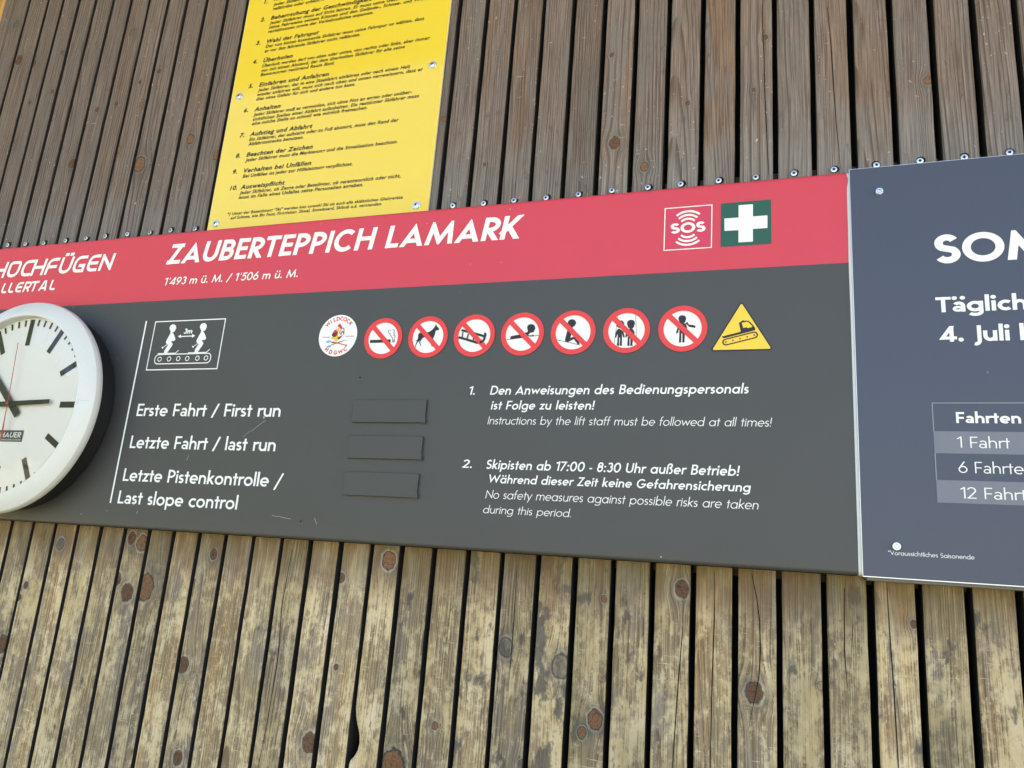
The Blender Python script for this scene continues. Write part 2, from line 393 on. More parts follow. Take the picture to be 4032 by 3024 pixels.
WHITE = paint('white print', (.85, .86, .85), .42, .4, .02)
OFFW = paint('white powder coat', (.74, .75, .76), .4, .5, .05)
SIGNRED = paint('signal red print', (.74, .050, .050), .45, .4, .03)
BLACKP = paint('black print', (.018, .018, .022), .5, .4, .05)
SIGNYEL = paint('signal yellow print', (.90, .60, .055), .45, .4, .02)
GREEN = paint('safety green film', (.020, .098, .068), .45, .4, .04)
MAGENTA = paint('carmine film', (.61, .045, .098), .45, .4, .04)
NAVY = paint('slate blue film', (.056, .063, .100), .42, .5, .04, .5)
NAVYB = paint('pale slate print', (.18, .188, .235), .42, .4, .04)
NAVYL = paint('thin grey line print', (.30, .32, .38), .42, .4, .04)
YELLOW = paint('yellow sign sheet', (.80, .600, .056), .07, .55, .03)
YEDGE = paint('pale cut edge of sign', (.80, .72, .40), .4, .4, .03)
SIGNBLK = paint('black sign lettering', (.012, .012, .012), .35, .45, .02)
BEZEL = paint('white clock plastic', (.66, .67, .66), .33, .5, .07, .0)
BSCR = paint('grey mark on plastic', (.40, .41, .42), .5, .3, .1)
BLKCASE = paint('black clock case', (.012, .012, .014), .5, .4, .1, .9)
DIAL = paint('clock dial', (.90, .90, .90), .4, .4, .02)
INK = paint('clock ink', (.022, .021, .017), .4, .5, .05)
HRED = paint('red second hand', (.50, .03, .035), .4, .5, .03)
LABELB = paint('blue grey label', (.055, .075, .095), .4, .5, .05)
ZINC = paint('zinc plated steel', (.66, .70, .74), .3, .5, .15, .0, .75)
ALU = paint('brushed aluminium edge', (.66, .66, .63), .32, .5, .1, .0, .7)
RAILM = paint('dull rail', (.13, .125, .12), .5, .4, .1)
HOLE = paint('dark recess', (.012, .011, .010), .8, .2, .1)
CR_RED = paint('sticker red', (.62, .02, .035), .5, .4, .03); CR_YEL = paint('sticker yellow', (.78, .52, .05), .5, .4, .03)
CR_DK = paint('sticker dark red', (.16, .015, .02), .5, .4, .03); CR_BLU = paint('sticker blue', (.22, .45, .68), .5, .4, .03); CR_PNK = paint('sticker pink', (.62, .22, .25), .5, .4, .03)
SIDE = paint('slat side with dirt and gap shade', (.040, .037, .036), .85, .15, .5)  # deep shade of the gaps put into the side colour, together with dirt
MEMB = paint('dark backing membrane', (.016, .016, .018), .9, .1, .3)
SCUFF = paint('pale scuff', (.36, .37, .35), .6, .3, .2)

def wood(name):
    """weathered softwood: bowed grain, knots read from the slat itself, sheltered brown above, bleached and scratched below"""
    t = NT(name); x, y, z = t.xyz()
    seed, tone, lines, flame, warm, wearA, stainA = (t.attr(k) for k in ('seed', 'tone', 'lines', 'flame', 'warm', 'wear', 'stain')); uwarm, utone = t.attr('uwarm'), t.attr('utone')
    zs = t.ma('ADD', z, t.ma('MULTIPLY', seed, 3.17)); xs = t.ma('ADD', x, t.ma('MULTIPLY', seed, .73))
    def nz(px, sx, sz, detail=3, rough=.6, off=0.0): return t.noise(t.vec(t.ma('MULTIPLY', px, sx), off, t.ma('MULTIPLY', zs, sz)), 1, detail, rough)
    X = x; core = 0.0; ringm = 0.0; halo = 0.0; kor = 0.0; kgr = 0.0; dmin = None
    wob = t.ma('MULTIPLY', t.ma('SUBTRACT', nz(xs, 130, 110, 3), .5), .75)
    for k in range(5):
        a = t.n('ShaderNodeAttribute', attribute_type='OBJECT', attribute_name='k%d' % k); q = t.n('ShaderNodeSeparateXYZ'); t.lk(a.outputs['Vector'], q.inputs[0]); kx, kz, kr = q.outputs
        dx = t.ma('DIVIDE', t.ma('SUBTRACT', x, kx), kr); dz = t.ma('DIVIDE', t.ma('SUBTRACT', z, kz), t.ma('MULTIPLY', kr, 1.25))
        d = t.ma('ADD', t.ma('SQRT', t.ma('ADD', t.ma('MULTIPLY', dx, dx), t.ma('MULTIPLY', dz, dz))), wob)
        e = t.ma('EXPONENT', t.ma('MULTIPLY', t.ma('MULTIPLY', d, d), -.22))
        X = t.ma('SUBTRACT', X, t.ma('MULTIPLY', t.ma('MULTIPLY', dx, kr), t.ma('MULTIPLY', e, .85)))
        ty = t.attr('t%d' % k)
        c = t.ss(d, 1.02, .82); core = t.ma('MAXIMUM', core, t.ma('MULTIPLY', c, t.ss(ty, 1.6, 1.4)))
        kor = t.ma('MAXIMUM', kor, t.ma('MULTIPLY', c, t.ma('MULTIPLY', t.ss(ty, .4, .6), t.ss(ty, 1.6, 1.4))))
        kgr = t.ma('MAXIMUM', kgr, t.ma('MULTIPLY', t.ss(d, 1.7, .4), t.ss(ty, 1.4, 1.6)))
        rg = t.ma('MULTIPLY', t.ss(d, .82, 1.0), t.ss(d, 1.34, 1.08)); ringm = t.ma('MAXIMUM', ringm, rg); halo = t.ma('MAXIMUM', halo, t.ss(d, 3.0, 1.0))
        dmin = d if dmin is None else t.ma('MINIMUM', dmin, d)
    low = t.ss(z, .31, .29)
    warp = t.ma('MULTIPLY', t.ma('SUBTRACT', nz(xs, 12, 2.2, 2), .5), .016)
    F = t.ma('ADD', X, warp); fx = t.ma('DIVIDE', t.ma('ADD', F, t.attr('fx')), .0215)
    ph = t.ma('ADD', t.ma('MULTIPLY', F, lines), t.ma('MULTIPLY', flame, t.ma('ADD', t.ma('MULTIPLY', t.ma('MULTIPLY', fx, fx), 1.6), t.ma('MULTIPLY', zs, 11.0))))
    ph = t.ma('ADD', ph, t.ma('MULTIPLY', nz(xs, 24, 3.2, 2, .5, 3.3), .9))
    s = t.ma('FRACT', t.ma('ADD', ph, 200.0)); late = t.ma('MULTIPLY', t.ss(s, .45, .90), t.ss(s, 1.0, .95))
    late = t.ma('MULTIPLY', late, t.ss(nz(F, 110, 3, 2, .6, 1.7), .34, .56))
    fine = t.ss(nz(F, 640, 10, 4, .7), .33, .67); fib = t.ss(nz(F, 1500, 55, 3, .65, 5), .30, .70)
    blot = nz(xs, 22, 5, 4, .65, 9); blot2 = nz(xs, 34, 17, 4, .7, 4); hard = t.ss(nz(xs, 26, 8, 5, .72, 15), .50, .56)
    # --- sheltered wood above the board
    up = t.mix(fine, (.104, .078, .068), (.278, .220, .202))
    up = t.mix(t.ma('MULTIPLY', hard, .55), up, t.mix(fib, (.125, .112, .106), (.215, .200, .192)))
    wm = t.ma('MULTIPLY', uwarm, t.ss(nz(xs, 30, 4, 4, .7, 31), .44, .54)); up = t.mix(t.ma('MULTIPLY', wm, .85), up, t.mix(fine, (.125, .074, .048), (.285, .185, .125)))
    greyf = t.ma('MULTIPLY', t.ss(t.ma('ADD', z, t.ma('MULTIPLY', t.ma('SUBTRACT', blot2, .5), .30)), .70, .58), .75); up = t.mix(greyf, up, t.mix(fine, (.140, .130, .127), (.275, .260, .255)))
    up = t.mix(t.ma('MULTIPLY', late, .72), up, (.082, .052, .038))
    dk = t.ss(nz(xs, 60, 24, 4, .65, 18), .60, .70); up = t.mix(t.ma('MULTIPLY', dk, .45), up, (.062, .056, .055))
    fl = t.ma('MULTIPLY', t.ss(nz(xs, 150, 120, 3, .6, 2), .645, .69), t.ss(nz(xs, 11, 5, 2, .5, 8), .46, .58)); sc1 = t.ma('MULTIPLY', t.ss(nz(xs, 40, 420, 2, .5, 22), .69, .74), t.ss(nz(xs, 14, 7, 2, .5, 38), .52, .62))
    up = t.mix(t.ma('MULTIPLY', t.ma('MAXIMUM', fl, sc1), .85), up, (.50, .42, .35))
    # --- bleached, scratched wood below the board
    grain = nz(F, 560, 7, 5, .72, 4); mott = nz(xs, 88, 60, 5, .72, 2); bigr = nz(xs, 26, 9, 3, .6, 6)
    lo = t.mix(fine, (.150, .115, .072), (.42, .330, .208))
    lo = t.mix(t.ma('MULTIPLY', t.ss(nz(xs, 18, 5, 3, .6, 27), .46, .60), .7), lo, t.mix(fine, (.135, .116, .100), (.285, .255, .222)))
    lo = t.mix(t.ma('MULTIPLY', t.ma('MULTIPLY', warm, .75), t.ss(nz(xs, 38, 3, 4, .7, 41), .47, .60)), lo, t.mix(fine, (.205, .112, .045), (.46, .275, .120)))
    lo = t.mix(t.ma('MULTIPLY', late, .68), lo, (.105, .066, .038))
    ctr = t.ma('SUBTRACT', .575, t.ma('MULTIPLY', wearA, .14))           # how much of this slat is rubbed pale
    v = t.ma('ADD', t.ma('MULTIPLY', bigr, .75), t.ma('ADD', t.ma('MULTIPLY', t.ma('SUBTRACT', grain, .5), .85), t.ma('MULTIPLY', t.ma('SUBTRACT', mott, .5), .80))); v = t.ma('ADD', v, .125)
    pale = t.ma('MULTIPLY', t.ss(t.ma('SUBTRACT', v, ctr), -.07, .13), .82)
    vst = t.ma('MULTIPLY', t.ss(grain, .60, .70), t.ss(bigr, .36, .55, .12, .6))
    flk = t.ma('MULTIPLY', t.ss(nz(xs, 165, 120, 4, .62, 33), .60, .645), t.ss(t.ma('ADD', bigr, t.ma('MULTIPLY', wearA, .10)), .46, .60))
    scr = t.ma('MULTIPLY', t.ss(nz(t.ma('ADD', xs, t.ma('MULTIPLY', zs, .06)), 30, 360, 3, .6, 7), .615, .67), t.ss(nz(xs, 10, 9, 2, .5, 57), .45, .58))
    pale = t.ma('MAXIMUM', t.ma('MAXIMUM', pale, vst), t.ma('MAXIMUM', t.ma('MULTIPLY', flk, .85), t.ma('MULTIPLY', scr, .8)))
    edge = t.ma('MULTIPLY', t.ss(t.ma('ABSOLUTE', x), .0188, .0203), t.ss(nz(xs, 90, 34, 3, .6, 2), .50, .60)); pale = t.ma('MAXIMUM', pale, t.ma('MULTIPLY', edge, .7))
    pale = t.ma('MULTIPLY', pale, t.ss(t.ma('ADD', z, t.ma('MULTIPLY', t.ma('SUBTRACT', blot2, .5), .08)), .015, -.05, .08, .95))
    lo = t.mix(pale, lo, t.mix(t.ss(blot2, .35, .65), (.58, .45, .235), (.72, .60, .40)))
    st = t.ma('SUBTRACT', .70, t.ma('MULTIPLY', stainA, .20)); stain = t.ss(t.ma('SUBTRACT', t.ma('ADD', nz(xs, 32, 20, 4, .6, 12), t.ma('MULTIPLY', t.ma('SUBTRACT', grain, .5), .18)), st), -.03, .05)
    lo = t.mix(t.ma('MULTIPLY', stain, .85), lo, t.mix(fib, (.050, .045, .043), (.130, .118, .112)))
    speck = t.ss(nz(xs, 300, 170, 3, .6, 51), .63, .70); lo = t.mix(t.ma('MULTIPLY', speck, .6), lo, (.068, .052, .040))
    brn = t.ma('MULTIPLY', t.ss(z, -.07, .02), t.ss(nz(xs, 45, 8, 3, .6, 61), .42, .58)); lo = t.mix(t.ma('MULTIPLY', brn, .6), lo, (.160, .088, .044))
    algae = t.ma('MULTIPLY', t.ss(z, -.02, .028), t.ss(blot2, .36, .62)); lo = t.mix(t.ma('MULTIPLY', algae, .5), lo, (.135, .112, .042))
    alg2 = t.ma('MULTIPLY', t.ss(nz(xs, 9, 3.5, 2, .5, 21), .56, .70), .28); lo = t.mix(alg2, lo, (.165, .148, .072))
    c = t.mix(low, up, lo)
    # --- knots
    kt = t.noise(t.vec(x, seed, z), 330, 4, .7); kn = t.mix(t.ss(kt, .2, .8), (.085, .046, .028), (.165, .090, .054)); kn = t.mix(t.ma('MULTIPLY', kor, .85), kn, t.mix(t.ss(kt, .2, .8), (.17, .085, .045), (.31, .165, .088)))
    rays = t.ma('MULTIPLY', t.ss(t.ma('SINE', t.ma('MULTIPLY', dmin, 21)), .1, 1), .3); kn = t.mix(rays, kn, (.05, .026, .016))
    ck_ = t.ss(t.ma('ABSOLUTE', t.ma('SUBTRACT', t.noise(t.vec(x, t.ma('ADD', seed, 4.0), z), 120, 1), .5)), .030, .008); kn = t.mix(t.ma('MULTIPLY', ck_, .45), kn, (.012, .009, .007))
    c = t.mix(t.ma('MULTIPLY', halo, t.ss(nz(xs, 80, 60, 3, .6, 71), .35, .60, .15, .62)), c, t.mix(low, (.115, .098, .084), (.115, .106, .100)))
    c = t.mix(core, c, kn); c = t.mix(t.ma('MULTIPLY', t.ma('MULTIPLY', t.ss(dmin, .84, .97), t.ss(dmin, 1.10, .99)), .8), c, (.035, .028, .024)); c = t.mix(t.ma('MULTIPLY', t.ma('MULTIPLY', t.ss(dmin, 1.06, 1.18), t.ss(dmin, 1.42, 1.22)), t.ss(blot2, .36, .56, .05, .42)), c, t.mix(low, (.26, .22, .19), (.47, .42, .35)))
    c = t.mix(t.ma('MULTIPLY', kgr, t.ss(blot2, .36, .60, .15, .9)), c, (.085, .082, .082))
    hsv = t.n('ShaderNodeHueSaturation'); t.put(c, hsv.inputs['Color']); mt = t.n('ShaderNodeMix', data_type='FLOAT'); t.put(low, mt.inputs[0]); t.put(utone, mt.inputs[2]); t.put(tone, mt.inputs[3]); t.lk(mt.outputs[0], hsv.inputs['Value']); hsv.inputs['Saturation'].default_value = 1.0
    t.set(hsv.outputs[0], .8, .25)
    h = t.ma('ADD', t.ma('MULTIPLY', fine, .5), t.ma('ADD', t.ma('MULTIPLY', late, .5), t.ma('MULTIPLY', fib, .3))); t.bump(h, .35, .0008)
    return t.m
WOOD = wood('weathered slat wood')
def plain_wood(name, a, b, along='x'):
    t = NT(name); x, y, z = t.xyz(); q = {'x': (3, 60, 60), 'z': (60, 60, 3), 'y': (60, 3, 60)}[along]
    n = t.noise(t.vec(t.ma('MULTIPLY', x, q[0]), t.ma('MULTIPLY', y, q[1]), t.ma('MULTIPLY', z, q[2])), 1, 5, .65)
    t.set(t.mix(t.ss(n, .3, .7), a, b), .75, .25); t.bump(n, .3, .002); return t.m
BATTEN = plain_wood('batten wood', (.10, .075, .05), (.19, .15, .105)); SOFFIT = plain_wood('soffit wood', (.10, .07, .045), (.20, .14, .09)); OAK = plain_wood('fresh corner wood', (.40, .21, .07), (.62, .36, .14), 'z')
ROOFM = paint('roof sheet', (.12, .11, .10), .6, .3, .1)
def grass():
    t = NT('sunlit meadow'); g = t.n('ShaderNodeNewGeometry').outputs['Position']
    a = t.noise(g, 1.3, 4, .6); b = t.noise(g, 40, 4, .7)
    c = t.mix(t.ss(b, .3, .7), (.23, .195, .10), (.43, .38, .215)); c = t.mix(t.ss(a, .5, .7), c, (.30, .24, .13)); t.set(c, .9, .1); t.bump(b, .8, .03); return t.m
GRASS = grass()

# ------------------------------------------------------------------ the setting
mb = MB(); mb.face([(-150, -150, 0), (150, -150, 0), (150, 150, 0), (-150, 150, 0)]); tag(mb.build('ground', GRASS), kind='structure')

def sky_blocker(name, cx, cy, rx, ry, hgt, seed):
    rs = random.Random(seed); mb = MB(); n, m = 48, 14; ph = [rs.uniform(0, 6) for _ in range(6)]
    for j in range(m + 1):
        for i in range(n):
            a = 2 * math.pi * i / n; r = j / m; k = 1 + .12 * math.sin(3 * a + ph[0]) + .07 * math.sin(7 * a + ph[1]); z = hgt * (1 - r) ** 1.1 * (1 + .10 * math.sin(9 * r + 4 * a + ph[2])) - .3
            mb.v.append((cx + rx * r * k * math.cos(a), cy + ry * r * k * math.sin(a), z))
    for j in range(m):
        for i in range(n): i2 = (i + 1) % n; mb.f.append((j * n + i, (j + 1) * n + i, (j + 1) * n + i2, j * n + i2)); mb.m.append(0)
    return tag(mb.build(name, BLOCKERM, smooth=True), kind='structure')
BLOCKERM = paint('dark sky blocker', (.040, .055, .022), .95, .1, .5)
sky_blocker('sky_blocker', -75, -42, 58, 60, 46, 3)  # unseen dark mound, added to block sky and darken the left side
# ------------------------------------------------------------------ the slatted wall
SLATS = [[-1624.6, -1584.5], [-1576.4, -1525.8], [-1517.9, -1479.8], [-1472.0, -1431.7], [-1422.2, -1381.8], [-1373.9, -1331.5], [-1323.5, -1280.3], [-1272.4, -1229.9], [-1223.2, -1179.2], [-1171.9, -1129.3], [-1121.8, -1078.7], [-1071.0, -1027.7], [-1020.3, -977.2], [-969.6, -928.1], [-920.1, -877.2], [-869.6, -826.9], [-819.3, -774.7], [-767.8, -723.0], [-716.3, -673.3], [-664.8, -621.0], [-612.3, -568.6], [-561.9, -520.7], [-512.7, -469.8], [-461.8, -417.9], [-410.5, -367.1], [-360.3, -316.2], [-308.5, -265.2], [-256.7, -213.3], [-205.6, -162.4], [-154.7, -111.3], [-103.7, -60.7], [-53.2, -9.2], [-2.1, 41.4], [48.4, 91.2], [99.9, 142.7], [150.6, 192.9], [201.3, 242.9], [251.5, 292.2], [299.6, 342.7], [350.1, 393.2], [400.6, 443.7], [-1659.0, -1626.0]]          # left and right edge of each slat, in mm
KNOTS = [[[1.2, 1115.1, 6.9, 2]], [[-12.9, 1015.3, 8.1, 0]], [[-19.7, 999.3, 7.5, 0], [0.8, 900.6, 2.7, 0]], [[12.8, 1013.3, 3.6, 0], [12.8, 919.0, 3.6, 0]], [[21.1, 1020.3, 4.0, 1]], [[17.0, 738.8, 7.1, 0]], [[1.0, 856.2, 4.2, 0]], [[15.7, -167.3, 10.4, 0], [-1.0, 1028.9, 5.1, 2], [-1.1, 861.6, 3.7, 0]], [[-18.4, 755.8, 6.0, 1], [-11.1, -69.6, 4.6, 0], [14.7, 851.4, 4.4, 1], [-20.2, -90.1, 4.2, 0], [-1.5, 904.1, 3.2, 0]], [[-8.0, 717.1, 11.5, 1], [-4.9, 2.2, 6.9, 2], [-9.4, 923.0, 3.9, 0]], [], [[2.3, 757.8, 7.3, 1]], [[3.8, -65.2, 10.1, 0], [15.1, 13.3, 8.8, 1], [-22.0, -46.3, 7.6, 0], [20.4, 715.7, 7.1, 1], [-7.6, 20.0, 7.1, 0]], [[-12.2, -54.2, 14.8, 1]], [], [[-14.1, -161.2, 8.6, 0], [4.0, -289.3, 7.3, 0], [8.1, 4.5, 5.9, 0]], [], [], [], [[15.5, -240.2, 9.4, 0]], [[-18.8, -15.4, 5.4, 0], [-9.3, -136.9, 3.3, 0]], [[6.1, 14.1, 9.0, 1], [18.2, 729.3, 4.1, 1]], [[-4.6, -252.5, 15.2, 1]], [[-0.5, -194.6, 3.9, 1], [12.1, 727.2, 1.9, 1], [-3.8, 636.1, 1.9, 0]], [[-9.2, -130.1, 3.2, 2]], [[-10.6, -86.5, 8.7, 2], [21.9, -225.8, 4.7, 2]], [[14.2, -102.6, 10.6, 2]], [[10.2, -160.6, 8.1, 1], [0.1, 649.2, 7.4, 0], [-6.0, -177.9, 5.1, 1], [15.2, -14.3, 3.5, 1], [-11.2, 804.6, 2.8, 0]], [[-4.7, 603.8, 5.3, 1]], [[11.9, 4.8, 7.6, 0], [4.9, 701.5, 2.8, 0]], [], [[-3.4, -107.3, 8.8, 0], [12.9, 795.6, 3.1, 0], [-3.6, 709.9, 2.4, 0]], [[19.6, -92.0, 3.6, 2]], [], [[18.9, -14.3, 3.4, 0]], [[17.6, 690.8, 4.7, 1]], [], [], [], [], [], []]
SCREWS = [[3, -1.9, 570.1], [4, -3.2, 568.8], [5, -3.8, 566.8], [6, 0.6, 568.0], [7, 1.4, 569.1], [8, -1.3, 569.7], [9, 1.2, 569.8], [10, 3.8, 568.8], [11, 0.4, 569.7], [12, 4.9, 568.2], [22, 0.6, 567.3], [23, 1.5, 566.4], [24, 0.7, 566.7], [25, 1.9, 566.3], [26, 1.1, 566.9], [27, 0.0, 568.4], [28, 2.1, 568.1], [29, -1.8, 568.6], [30, 0.2, 568.6], [31, -0.6, 568.4], [32, -1.5, 569.3], [33, -0.8, 569.4], [34, 0.1, 570.2], [35, 1.6, 570.4], [36, 2.2, 569.7], [37, 3.0, 570.7]]
wall = empty('slatted_wall', (-.6, .09, 0), 'weathered vertical timber slat wall behind all the signs', 'wall')
ZT, YS, TH = 3.22, .03, .032
mb = MB(); mb.box(-1.662, 1.30, .092, .115, 0, ZT); mb.build('backing_membrane', MEMB, wall)
for nm, z0, z1 in (('upper', .552, .592), ('lower', .027, .067), ('high', 1.30, 1.34), ('low', -.72, -.68)):
    mb = MB(); mb.box(-1.66, .45, YS + TH + .001, .0915, z0 + ZC, z1 + ZC); mb.build('batten', BATTEN, wall, bevel=.002)
mb = MB(); mb.box(-1.85, -1.668, .05, .09, 0, ZT); mb.build('corner_post', OAK, wall, bevel=.003)
random.seed(7)
def slat_outline(i, a, b):
    """front outline, left side upwards then right side downwards: slightly wavy sawn edges"""
    L, Rr = [], []; rs = random.Random(100 + i); n = 64
    for k in range(n + 1):
        z = ZT * k / n; L.append((a + rs.uniform(-.0004, .0004), z)); Rr.append((b + rs.uniform(-.0004, .0004), z))
    if i == 21:      # a knot has fallen out of this edge
        L = [p for p in L if not (ZC - .26 < p[1] < ZC - .185)]
        bite = [(-567, -258), (-560.5, -253.5), (-555.5, -248), (-551.5, -240), (-549.8, -231), (-551, -222), (-554, -213), (-557.5, -205), (-560, -196), (-561.6, -187)]
        bite[0] = (-561.9, -258)
        L += [M_(p) for p in bite]; L.sort(key=lambda p: p[1])
    return L, Rr
def screw_mesh():
    mb = MB(); n = 24
    mb.lathe([(.0030, .0010), (.0040, .0006), (.0043, -.0004), (.0041, -.0010), (.0034, -.0014), (.0024, -.0014)], 0, 0, n, 0)
    star = [( (.0024 if k % 2 else .0015) * math.cos(math.pi * k / 6), (.0024 if k % 2 else .0015) * math.sin(math.pi * k / 6)) for k in range(12)]
    out = [(.0024 * math.cos(math.pi * k / 6), .0024 * math.sin(math.pi * k / 6)) for k in range(12)]
    for k in range(12):
        j = (k + 1) % 12
        mb.face([(out[k][0], -.0014, out[k][1]), (out[j][0], -.0014, out[j][1]), (star[j][0], -.0014, star[j][1]), (star[k][0], -.0014, star[k][1])], 0)
        mb.face([(star[k][0], -.0014, star[k][1]), (star[j][0], -.0014, star[j][1]), (star[j][0] * .8, -.0002, star[j][1] * .8), (star[k][0] * .8, -.0002, star[k][1] * .8)], 1)
    mb.face([(p[0] * .8, -.0002, p[1] * .8) for p in star], 1)
    rs = random.Random(5)
    sp = [((.0052 + rs.uniform(-.0004, .0006)) * math.cos(a), .0018 + (.0050 + rs.uniform(0, .0022) * (math.sin(a) > .4)) * math.sin(a)) for a in [2 * math.pi * k / 22 for k in range(22)]]
    mb.poly(sp, .0022, 1)
    return mb
scr0 = None
for i, (a, b) in enumerate(SLATS):
    a, b = a / 1000, b / 1000; cx = (a + b) / 2; rs = random.Random(i * 31 + 5)
    L, Rr = slat_outline(i, a, b); mb = MB(); ch = .0016
    vs_ = []
    for (xl, z), side in [(p, 0) for p in L] + [(p, 1) for p in reversed(Rr)]: vs_.append((xl, z, side))
    m = len(vs_)
    inner = [(x + (ch if s == 0 else -ch), z) for x, z, s in vs_]; outer = [(x, z) for x, z, s in vs_]
    nL = len(L); mb.v = [(x, YS, z) for x, z in inner] + [(x, YS + ch, z) for x, z in outer] + [(x, YS + TH, z) for x, z in outer]
    for j in range(m):
        k = (j + 1) % m
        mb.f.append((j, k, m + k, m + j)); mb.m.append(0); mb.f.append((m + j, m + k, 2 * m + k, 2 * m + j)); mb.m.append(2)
    li = list(range(nL)); ri = list(range(m - 1, nL - 1, -1)); p = q = 0
    while p < len(li) - 1 or q < len(ri) - 1:
        if q >= len(ri) - 1 or (p < len(li) - 1 and inner[li[p + 1]][1] <= inner[ri[q + 1]][1]):
            mb.f.append((li[p], ri[q], li[p + 1])); p += 1
        else:
            mb.f.append((li[p], ri[q], ri[q + 1])); q += 1
        mb.m.append(0)
    for crx, pts in [[31, [[-21.200000000000003, 880], [-22.200000000000003, 820], [-20.200000000000003, 760], [-19.200000000000003, 700], [-17.200000000000003, 640], [-15.200000000000003, 585], [-14.700000000000003, 570]]], [31, [[-37.2, 30], [-31.200000000000003, 0], [-28.200000000000003, -25], [-27.200000000000003, -60], [-29.200000000000003, -90], [-35.2, -120], [-41.2, -150]]], [31, [[-34.2, -190], [-31.200000000000003, -240], [-28.200000000000003, -300]]], [30, [[-82.2, 30], [-81.2, -30], [-83.2, -100], [-84.2, -200], [-83.2, -320]]], [34, [[113.3, 40], [114.3, -20], [116.3, -90], [118.3, -200], [122.3, -330]]], [29, [[-119.0, -40], [-123.0, -100], [-127.0, -180], [-131.0, -260]]], [25, [[-341.25, 20], [-340.25, -60], [-341.25, -150]]], [33, [[67.8, 20], [65.8, -50], [67.8, -90]]], [33, [[75.8, -20], [71.8, -70]]], [23, [[-438.45000000000005, 640], [-438.45000000000005, 566]]], [24, [[-388.3, 600], [-388.2, 566]]], [26, [[-285.85, 590], [-285.85, 566]]], [29, [[-134.0, 610], [-134.5, 568]]], [33, [[66.8, 830], [69.8, 770], [71.8, 700], [73.8, 640], [77.8, 570]]], [18, [[-698.8, 20], [-702.8, -60], [-696.8, -140], [-699.8, -220], [-706.8, -320]]], [12, [[-1007.75, 940], [-1005.75, 880], [-1009.75, 820], [-1007.75, 760]]]]:
        if crx == i:
            P = [M_(v) for v in pts]; n_ = len(P); wl = [.0003 + .0011 * math.sin(math.pi * (.12 + .88 * k / (n_ - 1))) * (1 if k < n_ - 1 else .2) for k in range(n_)]
            for k in range(n_ - 1): mb.face([(P[k][0] - wl[k] / 2, YS - .0003, P[k][1]), (P[k][0] + wl[k] / 2, YS - .0003, P[k][1]), (P[k + 1][0] + wl[k + 1] / 2, YS - .0003, P[k + 1][1]), (P[k + 1][0] - wl[k + 1] / 2, YS - .0003, P[k + 1][1])], 1)
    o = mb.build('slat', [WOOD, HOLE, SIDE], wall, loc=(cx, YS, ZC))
    o['seed'] = rs.uniform(0, 9); o['tone'] = rs.uniform(.86, 1.14); o['lines'] = rs.choice([95., 140., 180., 220., 260., 340.]); o['flame'] = rs.choice([0., 0., 0., .35, .9]); o['warm'] = rs.choice([0., .15, .3, .55, .9]); o['fx'] = rs.uniform(-.006, .006); o['wear'] = rs.uniform(.2, .8); o['stain'] = rs.uniform(.1, .5); o['uwarm'] = rs.choice([0., .1, .25, .4]); o['utone'] = rs.uniform(.86, .98)
